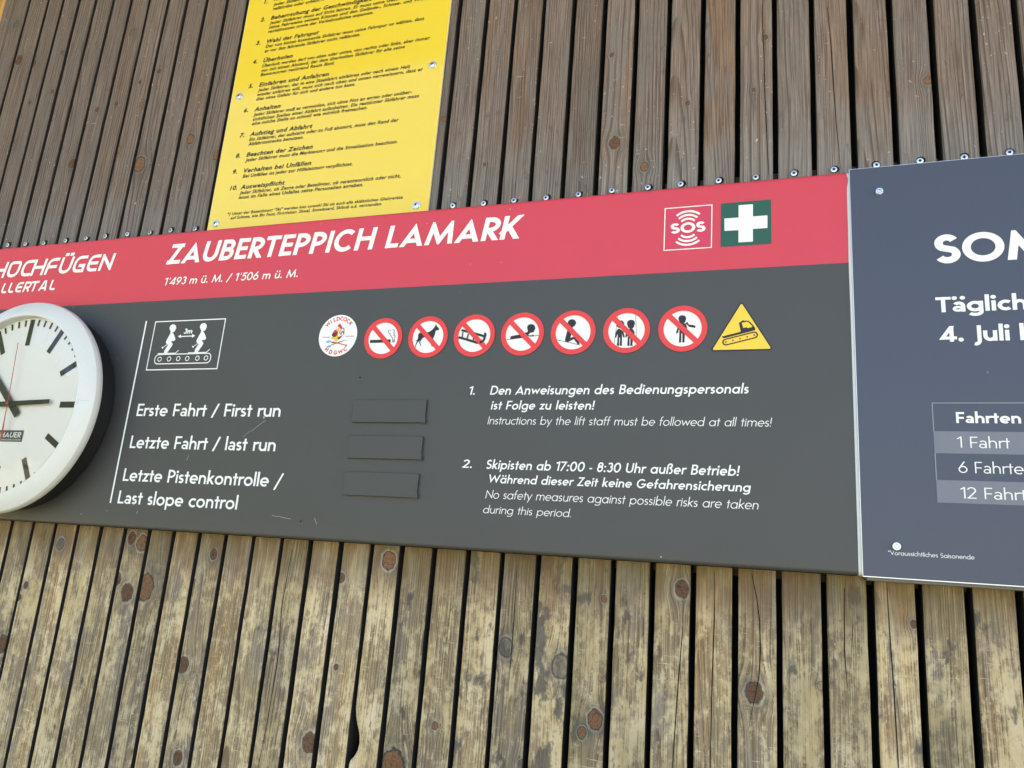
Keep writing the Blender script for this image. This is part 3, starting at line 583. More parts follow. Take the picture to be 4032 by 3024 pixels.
    for k_, v_ in {8: {'warm': 0.3, 'wear': 0.7, 'stain': 0.2}, 9: {'warm': 0.6, 'tone': 1.08, 'wear': 0.6, 'stain': 0.2}, 10: {'lines': 400.0, 'tone': 1.0, 'wear': 0.8, 'stain': 0.2}, 11: {'tone': 0.92, 'warm': 0.2, 'wear': 0.45, 'stain': 0.2}, 12: {'tone': 0.95, 'warm': 0.0, 'wear': 0.45, 'stain': 0.2}, 13: {'tone': 0.84, 'lines': 170.0, 'warm': 0.1, 'wear': 0.35, 'stain': 0.2}, 14: {'warm': 0.8, 'lines': 320.0, 'tone': 1.05, 'wear': 0.45, 'stain': 0.2}, 15: {'tone': 0.95, 'warm': 0.1, 'wear': 0.35, 'stain': 0.2}, 16: {'warm': 0.6, 'lines': 420.0, 'wear': 0.3, 'stain': 0.2}, 17: {'tone': 1.1, 'warm': 0.0, 'flame': 0.9, 'wear': 0.25, 'stain': 0.2}, 18: {'tone': 0.86, 'warm': 0.1, 'wear': 0.35, 'stain': 0.2}, 19: {'tone': 1.15, 'warm': 0.4, 'wear': 0.75, 'stain': 0.2}, 20: {'tone': 1.15, 'warm': 0.6, 'wear': 0.65, 'stain': 0.2}, 21: {'tone': 1.08, 'warm': 0.5, 'wear': 0.7, 'stain': 0.2}, 22: {'tone': 0.86, 'warm': 0.1, 'wear': 0.35, 'stain': 0.55, 'uwarm': 0.0, 'utone': 1.0, 'lines': 260.0}, 23: {'tone': 0.92, 'warm': 0.3, 'wear': 0.5, 'stain': 0.2, 'uwarm': 0.6, 'utone': 1.0}, 24: {'tone': 1.05, 'warm': 0.7, 'wear': 0.75, 'stain': 0.6, 'uwarm': 0.8, 'utone': 0.93, 'flame': 0.6, 'lines': 200.0}, 25: {'tone': 0.84, 'warm': 0.1, 'wear': 0.35, 'stain': 0.5, 'uwarm': 0.15, 'utone': 0.98, 'lines': 230.0}, 26: {'tone': 1.0, 'warm': 0.5, 'wear': 0.95, 'stain': 0.9, 'uwarm': 0.35, 'utone': 0.84}, 27: {'tone': 0.86, 'warm': 0.0, 'wear': 0.45, 'stain': 0.6, 'uwarm': 0.55, 'utone': 1.14, 'lines': 95.0}, 28: {'tone': 0.92, 'warm': 0.2, 'wear': 0.65, 'stain': 0.4, 'uwarm': 0.05, 'utone': 1.0, 'lines': 180.0}, 29: {'tone': 0.98, 'warm': 0.1, 'wear': 0.5, 'stain': 0.2, 'uwarm': 0.3, 'utone': 1.12, 'lines': 95.0}, 30: {'tone': 1.0, 'warm': 1.0, 'flame': 0.9, 'lines': 230.0, 'wear': 0.5, 'stain': 0.2, 'uwarm': 1.0, 'utone': 1.03}, 31: {'tone': 0.98, 'lines': 95.0, 'warm': 0.15, 'wear': 0.4, 'stain': 0.2, 'uwarm': 0.5, 'utone': 1.14}, 32: {'tone': 0.86, 'lines': 150.0, 'warm': 0.0, 'wear': 0.5, 'stain': 0.2, 'uwarm': 0.0, 'utone': 1.06}, 33: {'tone': 0.86, 'warm': 0.3, 'flame': 0.35, 'wear': 0.55, 'stain': 0.45, 'uwarm': 0.6, 'utone': 1.1}, 34: {'tone': 1.08, 'warm': 0.7, 'wear': 0.85, 'stain': 0.35, 'uwarm': 0.65, 'utone': 1.03}, 35: {'tone': 0.86, 'lines': 420.0, 'warm': 0.0, 'flame': 0.0, 'wear': 0.5, 'stain': 0.2, 'uwarm': 0.0, 'utone': 1.04}, 36: {'tone': 1.0, 'lines': 170.0, 'warm': 0.6, 'wear': 0.8, 'stain': 0.4, 'uwarm': 0.35, 'utone': 1.06}, 41: {'warm': 0.0, 'tone': 1.15, 'lines': 95.0, 'flame': 0.0, 'utone': 0.84}, 37: {'uwarm': 0.1, 'utone': 1.04}, 38: {'uwarm': 0.1, 'utone': 1.0}, 0: {'utone': 0.84}, 1: {'utone': 0.84}, 2: {'utone': 0.84}, 3: {'utone': 0.84}, 4: {'utone': 0.84}, 5: {'utone': 0.84}, 6: {'utone': 0.84}}.get(i, {}).items(): o[k_] = v_
    K = KNOTS[i]
    for k in range(5):
        if k < len(K): o['k%d' % k] = [K[k][0] / 1000, K[k][1] / 1000, K[k][2] / 1000 * 1.12]; o['t%d' % k] = float(K[k][3])
        else: o['k%d' % k] = [9.0, 9.0, .005]; o['t%d' % k] = 0.0
    for si, sx, sz in SCREWS:
        if si == i:
            if scr0 is None: s_ = scr0 = screw_mesh().build('screw', [ZINC, HOLE], smooth=30)
            else: s_ = scr0.copy(); COL.objects.link(s_)
            s_.parent = o; s_.location = (sx / 1000, -.0024, sz / 1000); s_.rotation_euler = (rs.uniform(-.12, .12), rs.uniform(0, 1), rs.uniform(-.12, .12))

# ------------------------------------------------------------------ eave over the wall
eave = empty('roof_eave', (-.6, 0, ZT), 'brown boarded roof eave jutting out above the slatted wall', 'roof')
mb = MB()
for k in range(9): mb.box(-3.2, 3.4, -.90 + .104 * k, -.90 + .104 * k + .1, ZT + .004, ZT + .024)
mb.build('soffit', SOFFIT, eave)
mb = MB(); mb.box(-3.2, 3.4, -.93, -.903, ZT - .0, ZT + .2); mb.build('fascia', SOFFIT, eave)
mb = MB(); mb.box(-3.3, 3.5, -1.0, 4.5, ZT + .204, ZT + .26); mb.build('roof_sheet', ROOFM, eave)

# ------------------------------------------------------------------ the big information board
board = empty('information_board', (-.6, 0, ZC + .035), 'long anthracite and red lift information board with white lettering, running across the wall', 'sign')
XW = [M_(p) for p in [[81.9, 549.4], [81.9, 546.5], [83.6, 540.4], [83.7, 535.7], [82.2, 527.0], [82.0, 515.1], [81.9, 495.2], [81.9, 468.4], [81.5, 433.3], [81.3, 412.5], [81.6, 373.2], [81.6, 321.4], [81.5, 218.7], [81.4, 142.0], [81.4, 68.3], [81.2, 35.6]]]      # hand cut right end of the film
def xw(z):
    for (x0, z0), (x1, z1) in zip(XW, XW[1:]):
        if z1 <= z <= z0: return x1 + (x0 - x1) * (z - z1) / max(1e-6, z0 - z1)
    return XW[0][0] if z > XW[0][1] else XW[-1][0]
ZB, ZTP, ZM, RF, DEP = ZC + .0352, ZC + .5497, ZC + .4215, .005, .029
def fold(z_from, z_to):
    """cross-section (y, z) of the tray between two heights measured along the sheet; the ends curl back"""
    P = []
    if z_from is None:
        P += [(DEP, ZB), (RF, ZB)] + [(RF - RF * math.sin(a), ZB + RF - RF * math.cos(a)) for a in [R(15 * k) for k in range(1, 7)]]; z_from = ZB + RF
    n = 26
    zt = ZTP - RF if z_to is None else z_to
    P += [(0, z_from + (zt - z_from) * k / n) for k in range(0 if not P else 1, n + 1)]
    if z_to is None: P += [(RF - RF * math.cos(a), ZTP - RF + RF * math.sin(a)) for a in [R(15 * k) for k in range(1, 7)]] + [(DEP, ZTP)]
    return P
def sheet(name, z0, z1, xl, xr, mat, dy=0.0):
    mb = MB(); P = fold(z0, z1)
    for (ya, za), (yb, zb) in zip(P, P[1:]):
        mb.face([(xl, ya + dy, za), (xr(za), ya + dy, za), (xr(zb), yb + dy, zb), (xl, yb + dy, zb)])
    return mb.build(name, mat, board, smooth=50)
sheet('anthracite_panel', None, ZM, -1.95, xw, GREY); sheet('red_header', ZM, None, -1.95, xw, RED)
sheet('white_tray', None, None, -1.95, lambda z: 1.2, OFFW, .0006)
lettering('title_lettering', [["ZAUBERTEPPICH LAMARK", 138, 0, 0.16, -1016.1, -364.2, 488.6, 37.9]], -.0005, WHITE, board)
lettering('altitude_lettering', [["1’493 m ü. M. / 1’506 m ü. M.", 108, 0, 0.16, -1012.6, -740.3, 449.3, 14.2]], -.0005, WHITE, board)
lettering('running_times_lettering', ([["Erste Fahrt / First run", 104, 1, 0, -1015.9, -733.7, 217.6, 21.0], ["Letzte Fahrt / last run", 104, 1, 0, -1016.9, -733.3, 163.6, 21.0], ["Letzte Pistenkontrolle", 104, 1, 0, -1017.9, -736.0, 109.4, 20.7], ["Last slope control", 104, 1, 0, -1019.5, -786.2, 72.8, 20.8]])[:2] + ([["Erste Fahrt / First run", 104, 1, 0, -1015.9, -733.7, 217.6, 21.0], ["Letzte Fahrt / last run", 104, 1, 0, -1016.9, -733.3, 163.6, 21.0], ["Letzte Pistenkontrolle", 104, 1, 0, -1017.9, -736.0, 109.4, 20.7], ["Last slope control", 104, 1, 0, -1019.5, -786.2, 72.8, 20.8]])[3:], -.0005, WHITE, board)
mb = MB(); mb.shapes(text_polys(([["Erste Fahrt / First run", 104, 1, 0, -1015.9, -733.7, 217.6, 21.0], ["Letzte Fahrt / last run", 104, 1, 0, -1016.9, -733.3, 163.6, 21.0], ["Letzte Pistenkontrolle", 104, 1, 0, -1017.9, -736.0, 109.4, 20.7], ["Last slope control", 104, 1, 0, -1019.5, -786.2, 72.8, 20.8]])[2]), -.0005)
sl = [M_(p) for p in [[-726.5, 105.0], [-710.7, 130.2]]]; mb.shapes([[(sl[0][0], sl[0][1]), (sl[0][0] + .0034, sl[0][1]), (sl[1][0], sl[1][1]), (sl[1][0] - .0034, sl[1][1])]], -.0005)
mb.build('running_times_lettering', WHITE, board)
lettering('instruction_lettering', [["1.", 108, 0, 0.16, -423.3, -413.1, 251.2, 12.4], ["Den Anweisungen des Bedienungspersonals", 108, 0, 0.16, -389.9, -40.4, 251.0, 13.1], ["ist Folge zu leisten!", 108, 0, 0.16, -387.1, -239.3, 229.6, 12.5], ["2.", 108, 0, 0.16, -422.2, -407.7, 146.4, 11.6], ["Skipisten ab 17:00 - 8:30 Uhr außer Betrieb!", 108, 0, 0.16, -386.8, -51.8, 145.8, 12.8], ["Während dieser Zeit keine Gefahrensicherung", 108, 0, 0.16, -382.4, -38.3, 126.6, 11.6]], -.0005, WHITE, board)
lettering('translation_lettering', [["Instructions by the lift staff must be followed at all times!", 58, 0, 0.16, -389.8, -13.6, 208.4, 11.3], ["No safety measures against possible risks are taken", 58, 0, 0.16, -383.8, -29.0, 105.5, 11.5], ["during this period.", 58, 0, 0.16, -385.9, -262.3, 85.4, 10.5]], -.0005, WHITE, board)
# resort logo lettering: rounded, slanted, squarish capitals
def rpath(pts, rad, n=5):
    out = [pts[0]]
    for i in range(1, len(pts) - 1):
        a, b, c = Vector(pts[i - 1]), Vector(pts[i]), Vector(pts[i + 1]); u, v = (a - b).normalized(), (c - b).normalized(); r = min(rad, (a - b).length * .49, (c - b).length * .49)
        p0, p1 = b + u * r, b + v * r
        for k in range(n + 1):
            t = k / n; q = p0 * (1 - t) ** 2 + b * 2 * t * (1 - t) + p1 * t * t; out.append((q.x, q.y))
    return out + [pts[-1]]
def logo_glyph(c, W, w):
    h = w / 2; C = 700; r = 330
    g = {'H': [[(h, 0), (h, C)], [(W - h, 0), (W - h, C)], [(h, C * .5), (W - h, C * .5)]], 'C': [rpath([(W, C - h), (h, C - h), (h, h), (W, h)], r)],
         'O': None, 'F': [rpath([(W, C - h), (h, C - h), (h, 0)], r), [(h, C * .47), (W - 30, C * .47)]], 'U': [rpath([(h, C), (h, h), (W - h, h), (W - h, C)], r)],
         'G': [rpath([(W, C - h), (h, C - h), (h, h), (W - h, h)], r), [(W - h, 0), (W - h, C * .5)], [(W * .45, C * .5 - h), (W, C * .5 - h)]], 'E': [rpath([(W, C - h), (h, C - h), (h, h), (W, h)], r), [(h, C * .5), (W - 30, C * .5)]],
         'N': [[(h, 0), (h, C - w * .7), (W - h, w * .7), (W - h, C)]], 'I': [[(h, 0), (h, C)]], 'L': [rpath([(h, C), (h, h), (W, h)], r * .6)], 'R': [[(h, 0), (h, C)], rpath([(h, C - h), (W - h, C - h), (W - h, C * .42), (h, C * .42)], r * .7), [(W * .52, C * .42), (W - h, 0)]],
         'T': [[(0, C - h), (W, C - h)], [(W / 2, 0), (W / 2, C)]], 'A': [[(h, 0), (W * .46, C - h * .7), (W * .62, C - h * .7), (W - h, 0)], [(W * .2, C * .27), (W - h, C * .27)]]}[c]
    if c == 'O': return stroke(rpath([(W / 2, C - h), (h, C - h), (h, h), (W - h, h), (W - h, C - h), (W / 2, C - h)], r)[:-1], w, closed=True)
    return [q for p in g for q in stroke(p, w, y0=0, y1=C)]
def logo(word, xs, z0, cap, ws, wt, dots=None, sh=.20):
    out = []
    for c, x0, W in zip(word, xs, ws):
        u = cap / 700 / 1000
        P = logo_glyph(c, W / u / 1000, wt)
        if dots == x0:
            for s in (.16, .56): P.append([(W / u / 1000 * s, 740), (W / u / 1000 * (s + .3), 740), (W / u / 1000 * (s + .3), 870), (W / u / 1000 * s, 870)])
        out += [[(x0 / 1000 + x * u + sh * y * u, z0 / 1000 + ZC + y * u) for x, y in q] for q in P]
    return out
mb = MB()
mb.shapes(logo('HOCHFUGEN', (-1437, -1399.5, -1363.5, -1335.8, -1301, -1268.5, -1234.5, -1200.5, -1170.3), 485.9, 32.8, (33, 31, 27, 31, 27, 30, 29, 26, 29.5), 128, -1268.5), -.0005)
mb.shapes(logo('ILLERTAL', (-1419, -1401.5, -1384, -1366, -1345.4, -1329, -1306.4, -1280), 454, 20.6, (4.5, 14, 14, 16.5, 17, 19, 20, 14.5), 140), -.0005)
mb.build('resort_lettering', WHITE, board)
# divider and conveyor emblem
dv = [M_(p) for p in [[-1032.9, 385.2], [-1038.4, 72.8]]]; mb = MB(); xd = (dv[0][0] + dv[1][0]) / 2; mb.shapes([[(xd, dv[1][1]), (xd + .0030, dv[1][1]), (xd + .0030, dv[0][1]), (xd, dv[0][1])]], -.0005); mb.build('divider_line', WHITE, board)
CP = {"frame": [[-1014.7, 383.6], [-867.8, 383.7], [-867.1, 295.7], [-1014.3, 296.7]], "man": [[-981.0, 369.2], [-981.3, 372.3], [-979.9, 375.3], [-976.0, 377.0], [-972.3, 376.6], [-968.8, 374.4], [-966.7, 369.2], [-967.9, 369.0], [-968.1, 365.7], [-971.0, 362.7], [-974.0, 362.4], [-971.2, 360.7], [-968.7, 357.6], [-964.8, 351.3], [-964.5, 348.8], [-966.3, 347.1], [-969.3, 347.2], [-971.6, 346.5], [-972.6, 345.7], [-969.1, 343.4], [-968.1, 340.8], [-969.5, 337.3], [-972.2, 333.3], [-975.7, 327.3], [-976.4, 325.3], [-981.9, 325.5], [-983.2, 327.5], [-983.1, 330.6], [-977.5, 340.5], [-980.2, 341.6], [-982.9, 344.2], [-983.2, 346.8], [-980.5, 353.8], [-977.3, 360.9], [-977.3, 364.0]], "man0": [[-983.0, 326.5]], "man1": [[-919.6, 326.8]], "ski": [[-996.1, 325.6], [-959.1, 325.5], [-953.0, 330.6]], "pole": [[-980.0, 341.1], [-987.2, 336.2]], "basket": [[-990.5, 337.8], [-988.6, 337.3], [-986.2, 335.2], [-987.4, 333.5], [-989.4, 335.3]], "arrow": [[-955.4, 354.6], [-928.0, 354.8]], "ah": [[-959.9, 355.0], [-954.4, 358.3], [-953.6, 351.8]], "ah2": [[-924.3, 355.0], [-931.2, 358.6], [-930.3, 351.5]], "t3m": [[-949.8, 359.2], [-932.4, 358.6], [-950.1, 368.7]], "belt": [[-1000.3, 315.8], [-884.2, 319.3], [-952.1, 323.8], [-948.5, 307.3]], "wheels": [[-989.7, 315.6], [-970.0, 315.7], [-950.7, 315.8], [-932.2, 315.6], [-911.5, 315.7], [-894.1, 315.8]]}
mb = MB(); P = []
fr = [M_(p) for p in CP['frame']]; x0, x1 = (fr[0][0] + fr[3][0]) / 2, (fr[1][0] + fr[2][0]) / 2; z0, z1 = (fr[2][1] + fr[3][1]) / 2, (fr[0][1] + fr[1][1]) / 2; lw = .0018
P += stroke([(x0 + lw / 2, z0 + lw / 2), (x1 - lw / 2, z0 + lw / 2), (x1 - lw / 2, z1 - lw / 2), (x0 + lw / 2, z1 - lw / 2)], lw, closed=True)
d0 = CP['man1'][0][0] - CP['man0'][0][0]
for dx in (0, d0):
    f = lambda q: [M_((p[0] + dx, p[1])) for p in q]
    P += [f(CP['man']), f(CP['basket'])] + stroke(f(CP['ski']), .0014) + stroke(f(CP['pole']), .0013)
ar = [M_(p) for p in CP['arrow']]; P += stroke([ar[0], ar[1]], .0018) + [[M_(p) for p in CP['ah']], [M_(p) for p in CP['ah2']]]
b = [M_(p) for p in CP['belt']]; bz0, bz1 = b[3][1], b[2][1]; br = (bz1 - bz0) / 2 * .85; bx0, bx1 = b[0][0] + .0005, b[1][0] - .0005
bl = [(bx0 + br + br * math.cos(R(a)), bz1 - br + br * math.sin(R(a))) for a in range(180, 89, -15)] + [(bx1 - br + br * math.cos(R(a)), bz1 - br + br * math.sin(R(a))) for a in range(90, -1, -15)] + [(bx1 - br + br * math.cos(R(a)), bz0 + br + br * math.sin(R(a))) for a in range(0, -91, -15)] + [(bx0 + br + br * math.cos(R(a)), bz0 + br + br * math.sin(R(a))) for a in range(270, 179, -15)]
P += stroke(bl, .0017, closed=True)
for c in CP['wheels']: P += stroke(circ(M_(c), .0037, 20), .0013, closed=True)
P += text_polys(["3m", 150, 0, .2, CP['t3m'][0][0], CP['t3m'][1][0], CP['t3m'][0][1], 9.3])
mb.shapes(P, -.0005); mb.build('conveyor_emblem', WHITE, board)
# emergency call emblem and first aid emblem
SO = {"frame": [[-152.2, 518.0], [-87.4, 518.1], [-87.6, 453.6], [-152.5, 453.6]], "txt": [[-143.3, 478.1], [-96.3, 477.3], [-135.9, 493.3]], "c": [[-119.8, 485.5]], "top": [[-134.8, 506.8], [-120.2, 511.8], [-105.7, 507.0], [-129.0, 497.9], [-111.3, 497.8], [-120.0, 501.3]]}
fr = [M_(p) for p in SO['frame']]; x0, x1 = (fr[0][0] + fr[3][0]) / 2, (fr[1][0] + fr[2][0]) / 2; z0, z1 = (fr[2][1] + fr[3][1]) / 2, (fr[0][1] + fr[1][1]) / 2
mb = MB(); mb.poly([(x0, z0), (x1, z0), (x1, z1), (x0, z1)], -.0003, 1); lw = .0014
P = stroke([(x0 + lw / 2, z0 + lw / 2), (x1 - lw / 2, z0 + lw / 2), (x1 - lw / 2, z1 - lw / 2), (x0 + lw / 2, z1 - lw / 2)], lw, closed=True)
cx, cz = (x0 + x1) / 2, M_(SO['c'][0])[1]
P += text_polys(["SOS", 158, 0, 0, SO['txt'][0][0], SO['txt'][1][0], SO['txt'][0][1] + .4, 15.2])
for r, a in ((.0130, 44), (.0187, 42), (.0243, 40)):
    for s in (1, -1): P += stroke(arc(cx, cz + s * .0008, r, r, s * (90 - a), s * (90 + a), 14), .0029)
mb.shapes(P, -.0006); mb.build('emergency_call_emblem', [WHITE, MAGENTA], board)
fr = [M_(p) for p in [[-76.2, 518.3], [-11.5, 518.1], [-11.5, 454.0], [-76.0, 454.2]]]; mb = MB(); x0, x1, z0, z1 = fr[0][0], fr[1][0], fr[2][1], fr[0][1]
mb.poly([(x0, z0), (x1, z0), (x1, z1), (x0, z1)], -.0004, 1); mb.poly([M_(p) for p in [[-53.2, 513.4], [-34.6, 513.2], [-34.6, 495.3], [-16.2, 495.2], [-16.3, 476.9], [-34.7, 476.9], [-34.7, 458.7], [-53.1, 458.9], [-53.2, 476.7], [-71.4, 477.0], [-71.6, 495.4], [-53.1, 495.2]]], -.0008, 0); mb.build('first_aid_emblem', [WHITE, GREEN], board)
# prohibition signs
for key, c, shp in [["smoke", [-570.2, 339.9], [["f", [[-592.3, 337.9], [-557.3, 337.9], [-556.9, 333.0], [-592.0, 333.2]]], ["f", [[-554.5, 338.0], [-553.4, 338.0], [-553.2, 332.9], [-554.1, 332.9]]], ["f", [[-552.1, 337.9], [-550.4, 338.1], [-550.4, 332.8], [-552.1, 332.9]]], ["s.9", [[-558.9, 352.8], [-561.8, 352.4], [-562.8, 350.6], [-562.4, 349.1], [-561.0, 347.9], [-559.4, 347.0], [-559.5, 345.5], [-558.0, 343.8], [-556.4, 342.6], [-555.2, 340.5], [-554.4, 338.6]]], ["s.9", [[-555.9, 353.1], [-554.4, 353.2], [-553.0, 351.8], [-552.7, 349.9], [-553.5, 348.0], [-552.1, 346.8], [-552.5, 344.2], [-550.7, 343.3], [-550.7, 341.3], [-551.7, 339.5]]]]], ["dog", [-495.7, 339.8], [["f", [[-484.4, 359.2], [-483.4, 357.0], [-481.8, 355.1], [-479.0, 352.5], [-478.7, 350.7], [-479.6, 349.9], [-482.0, 349.9], [-483.8, 349.3], [-484.4, 346.4], [-485.1, 342.0], [-486.4, 338.6], [-487.2, 335.4], [-487.5, 331.5], [-486.6, 326.5], [-485.3, 325.0], [-488.1, 324.9], [-489.5, 328.8], [-490.8, 335.0], [-493.4, 337.8], [-497.7, 339.4], [-501.8, 339.2], [-504.4, 338.5], [-505.6, 336.0], [-507.4, 333.4], [-507.1, 330.4], [-506.4, 328.5], [-504.7, 326.6], [-506.6, 326.5], [-508.1, 329.3], [-509.3, 332.1], [-508.3, 335.5], [-509.8, 333.5], [-512.1, 331.1], [-513.3, 328.3], [-513.9, 326.1], [-513.0, 324.2], [-514.9, 324.2], [-514.7, 327.2], [-514.2, 331.1], [-512.5, 334.2], [-514.3, 334.5], [-517.0, 334.6], [-514.3, 335.2], [-512.4, 336.2], [-511.8, 339.0], [-512.2, 342.4], [-511.8, 345.2], [-509.8, 346.8], [-504.5, 347.3], [-499.7, 347.0], [-495.7, 347.5], [-492.9, 348.7], [-489.6, 351.2], [-487.3, 353.9], [-485.5, 356.7], [-485.0, 358.9]]]]], ["sled", [-421.7, 339.7], [["r3.4", [[-441.1, 348.3], [-434.9, 346.6], [-423.3, 343.5], [-411.7, 340.0], [-405.7, 338.1], [-404.3, 340.1], [-405.0, 342.1]]], ["r3.4", [[-444.6, 337.3], [-433.7, 334.1], [-422.1, 330.5], [-415.1, 328.4], [-409.1, 329.7], [-406.0, 332.5], [-404.8, 338.0]]], ["s1.8", [[-439.9, 345.7], [-440.2, 336.8]]], ["s2", [[-430.9, 342.8], [-432.6, 334.4]]], ["s1.8", [[-422.0, 335.7], [-422.4, 331.4]]]]], ["lying", [-348.1, 339.7], [["f", [[-341.5, 347.9], [-341.6, 350.6], [-340.3, 352.9], [-337.7, 354.1], [-334.5, 354.0], [-331.4, 352.4], [-329.7, 349.8], [-329.2, 346.7], [-330.2, 346.4], [-330.3, 344.8], [-331.0, 342.7], [-332.8, 341.7], [-335.2, 341.3], [-336.2, 341.2], [-337.0, 340.5], [-337.2, 339.7], [-339.1, 339.2], [-338.1, 337.7], [-331.2, 338.0], [-330.5, 336.8], [-332.7, 336.3], [-336.4, 336.9], [-340.2, 336.5], [-347.5, 334.6], [-356.1, 333.2], [-361.5, 332.9], [-365.2, 332.4], [-366.1, 334.1], [-365.3, 336.8], [-361.9, 337.7], [-353.3, 338.9], [-345.9, 340.8], [-340.6, 342.4], [-340.1, 343.8], [-340.8, 345.7]]], ["s.75", [[-370.9, 331.7], [-323.5, 337.0]]]]], ["sit", [-273.8, 339.8], [["f", [[-282.1, 355.0], [-281.1, 357.3], [-279.3, 358.7], [-276.2, 359.2], [-273.1, 358.4], [-271.1, 356.2], [-270.1, 353.4], [-270.2, 352.2], [-270.9, 352.1], [-271.1, 350.7], [-272.2, 349.0], [-274.1, 348.0], [-275.2, 347.7], [-274.5, 346.7], [-274.9, 345.9], [-275.5, 346.1], [-276.3, 347.3], [-278.7, 349.4], [-281.2, 351.8], [-282.3, 353.4]]], ["f", [[-282.2, 343.2], [-275.8, 338.3], [-276.4, 335.6], [-277.3, 331.7], [-272.8, 333.5], [-270.9, 333.5], [-266.9, 329.5], [-264.0, 324.4], [-263.9, 322.8], [-265.0, 321.9], [-266.5, 322.1], [-267.7, 324.1], [-272.1, 330.0], [-280.0, 326.0], [-283.9, 326.7], [-285.0, 328.8]]], ["s.7", [[-296.8, 329.6], [-262.5, 321.0]]]]], ["pair", [-199.1, 340], [["f", [[-212.9, 348.1], [-212.3, 351.8], [-209.6, 354.7], [-207.2, 355.0], [-204.3, 353.7], [-202.6, 350.6], [-202.4, 348.5], [-203.2, 347.3], [-204.4, 344.8], [-206.7, 343.6], [-210.0, 344.2], [-212.1, 345.9]]], ["f", [[-210.9, 342.9], [-208.7, 342.8], [-204.6, 339.8], [-202.9, 338.0], [-201.2, 331.3], [-201.3, 330.2], [-202.6, 330.1], [-203.6, 331.8], [-205.0, 336.4], [-204.7, 330.1], [-204.7, 322.2], [-204.4, 318.4], [-207.5, 318.5], [-207.4, 321.8], [-207.3, 330.2], [-208.6, 330.2], [-208.6, 322.3], [-208.3, 318.5], [-211.3, 318.6], [-211.3, 321.9], [-210.9, 324.0], [-210.7, 335.3], [-211.7, 334.1], [-212.6, 330.5], [-213.6, 330.1], [-214.4, 330.8], [-213.8, 335.9], [-213.0, 339.2]]], ["f", [[-198.6, 350.1], [-198.2, 352.6], [-196.3, 354.6], [-193.1, 355.2], [-189.8, 354.2], [-188.2, 351.8], [-187.7, 348.6], [-188.4, 348.3], [-188.7, 345.1], [-190.2, 343.1], [-193.0, 342.3], [-195.8, 343.2], [-197.5, 345.4], [-197.9, 348.4], [-198.6, 348.8]]], ["f", [[-194.6, 342.8], [-190.6, 342.2], [-189.9, 340.5], [-188.5, 339.2], [-187.4, 333.3], [-187.7, 330.0], [-189.9, 326.7], [-190.2, 321.8], [-189.9, 318.0], [-193.1, 318.1], [-193.0, 321.8], [-193.0, 328.5], [-194.4, 328.5], [-194.2, 321.9], [-193.9, 318.1], [-197.0, 318.2], [-197.0, 322.0], [-196.6, 332.0], [-198.2, 332.0], [-198.5, 330.3], [-199.7, 330.0], [-200.4, 330.8], [-199.8, 334.6], [-197.7, 338.7], [-195.4, 341.1]]], ["s.5", [[-211.7, 361.2], [-215.3, 320.8]]], ["s.5", [[-187.1, 361.9], [-185.1, 329.9]]]]], ["scarf", [-124, 340.2], [["f", [[-129.8, 354.5], [-129.1, 357.0], [-127.3, 358.6], [-124.7, 359.0], [-121.8, 358.3], [-120.1, 356.5], [-119.6, 353.7], [-120.2, 352.1], [-120.3, 350.2], [-121.6, 348.4], [-122.7, 347.7], [-120.8, 347.0], [-119.0, 348.8], [-117.8, 349.0], [-117.0, 347.9], [-116.8, 346.7], [-115.3, 345.3], [-110.6, 344.9], [-109.5, 344.3], [-107.1, 343.5], [-107.8, 340.3], [-110.1, 341.2], [-114.9, 342.1], [-116.7, 343.4], [-118.2, 345.6], [-120.1, 346.5], [-119.3, 345.0], [-118.5, 342.6], [-118.0, 338.7], [-120.9, 331.8], [-121.2, 320.9], [-123.9, 320.8], [-124.1, 333.4], [-125.5, 333.5], [-125.5, 320.9], [-128.3, 320.9], [-128.1, 330.4], [-128.1, 338.3], [-128.7, 339.9], [-130.1, 334.0], [-131.2, 333.5], [-132.4, 334.1], [-132.0, 336.8], [-130.6, 341.5], [-128.1, 344.6], [-126.7, 347.6], [-128.2, 349.3], [-129.1, 351.7]]]]]]:
    c = M_(c); mb = MB(); r = .03213; mb.disc(r - .001, -.0004, c[0], c[1], 72, 0)
    F = []
    for k, pts in shp:
        p = [M_(q) for q in pts]
        if k == 'f': F.append(p)
        else:
            wd = float(k[1:]) / 1000; F += stroke(spline(p, 4) if len(p) > 4 else p, wd)
            if k[0] == 'r': F += [circ(p[0], wd / 2, 16), circ(p[-1], wd / 2, 16)]
    mb.shapes(F, -.0008, 2)
    mb.ring(r * .775, r, -.0012, c[0], c[1], 72, 1); h = .0036; a = math.sqrt((r * .79) ** 2 - h * h); u = math.sqrt(.5)
    mb.poly([((-a * u - h * u) + c[0], (a * u - h * u) + c[1]), ((a * u - h * u) + c[0], (-a * u - h * u) + c[1]), ((a * u + h * u) + c[0], (-a * u + h * u) + c[1]), ((-a * u + h * u) + c[0], (a * u + h * u) + c[1])], -.0014, 1)
    mb.build('prohibition_pictogram', [WHITE, SIGNRED, BLACKP], board)
def rtri(cx, z0, side, rad):
    hgt = side * math.sqrt(3) / 2; V = [Vector((cx - side / 2, z0)), Vector((cx + side / 2, z0)), Vector((cx, z0 + hgt))]; ctr = Vector((cx, z0 + hgt / 3)); out = []
    for k, a0 in ((0, 150), (1, 270), (2, 30)):
        q = V[k] + (ctr - V[k]).normalized() * rad * 2
        out += [(q.x + rad * math.cos(R(a0 + 20 * j)), q.y + rad * math.sin(R(a0 + 20 * j))) for j in range(7)]
    return out
mb = MB(); mb.poly(rtri(-.04889, ZC + .3077, .0790, .0026), -.0004, 1); mb.poly(rtri(-.04889, ZC + .3094, .0731, .0014), -.0008, 0)
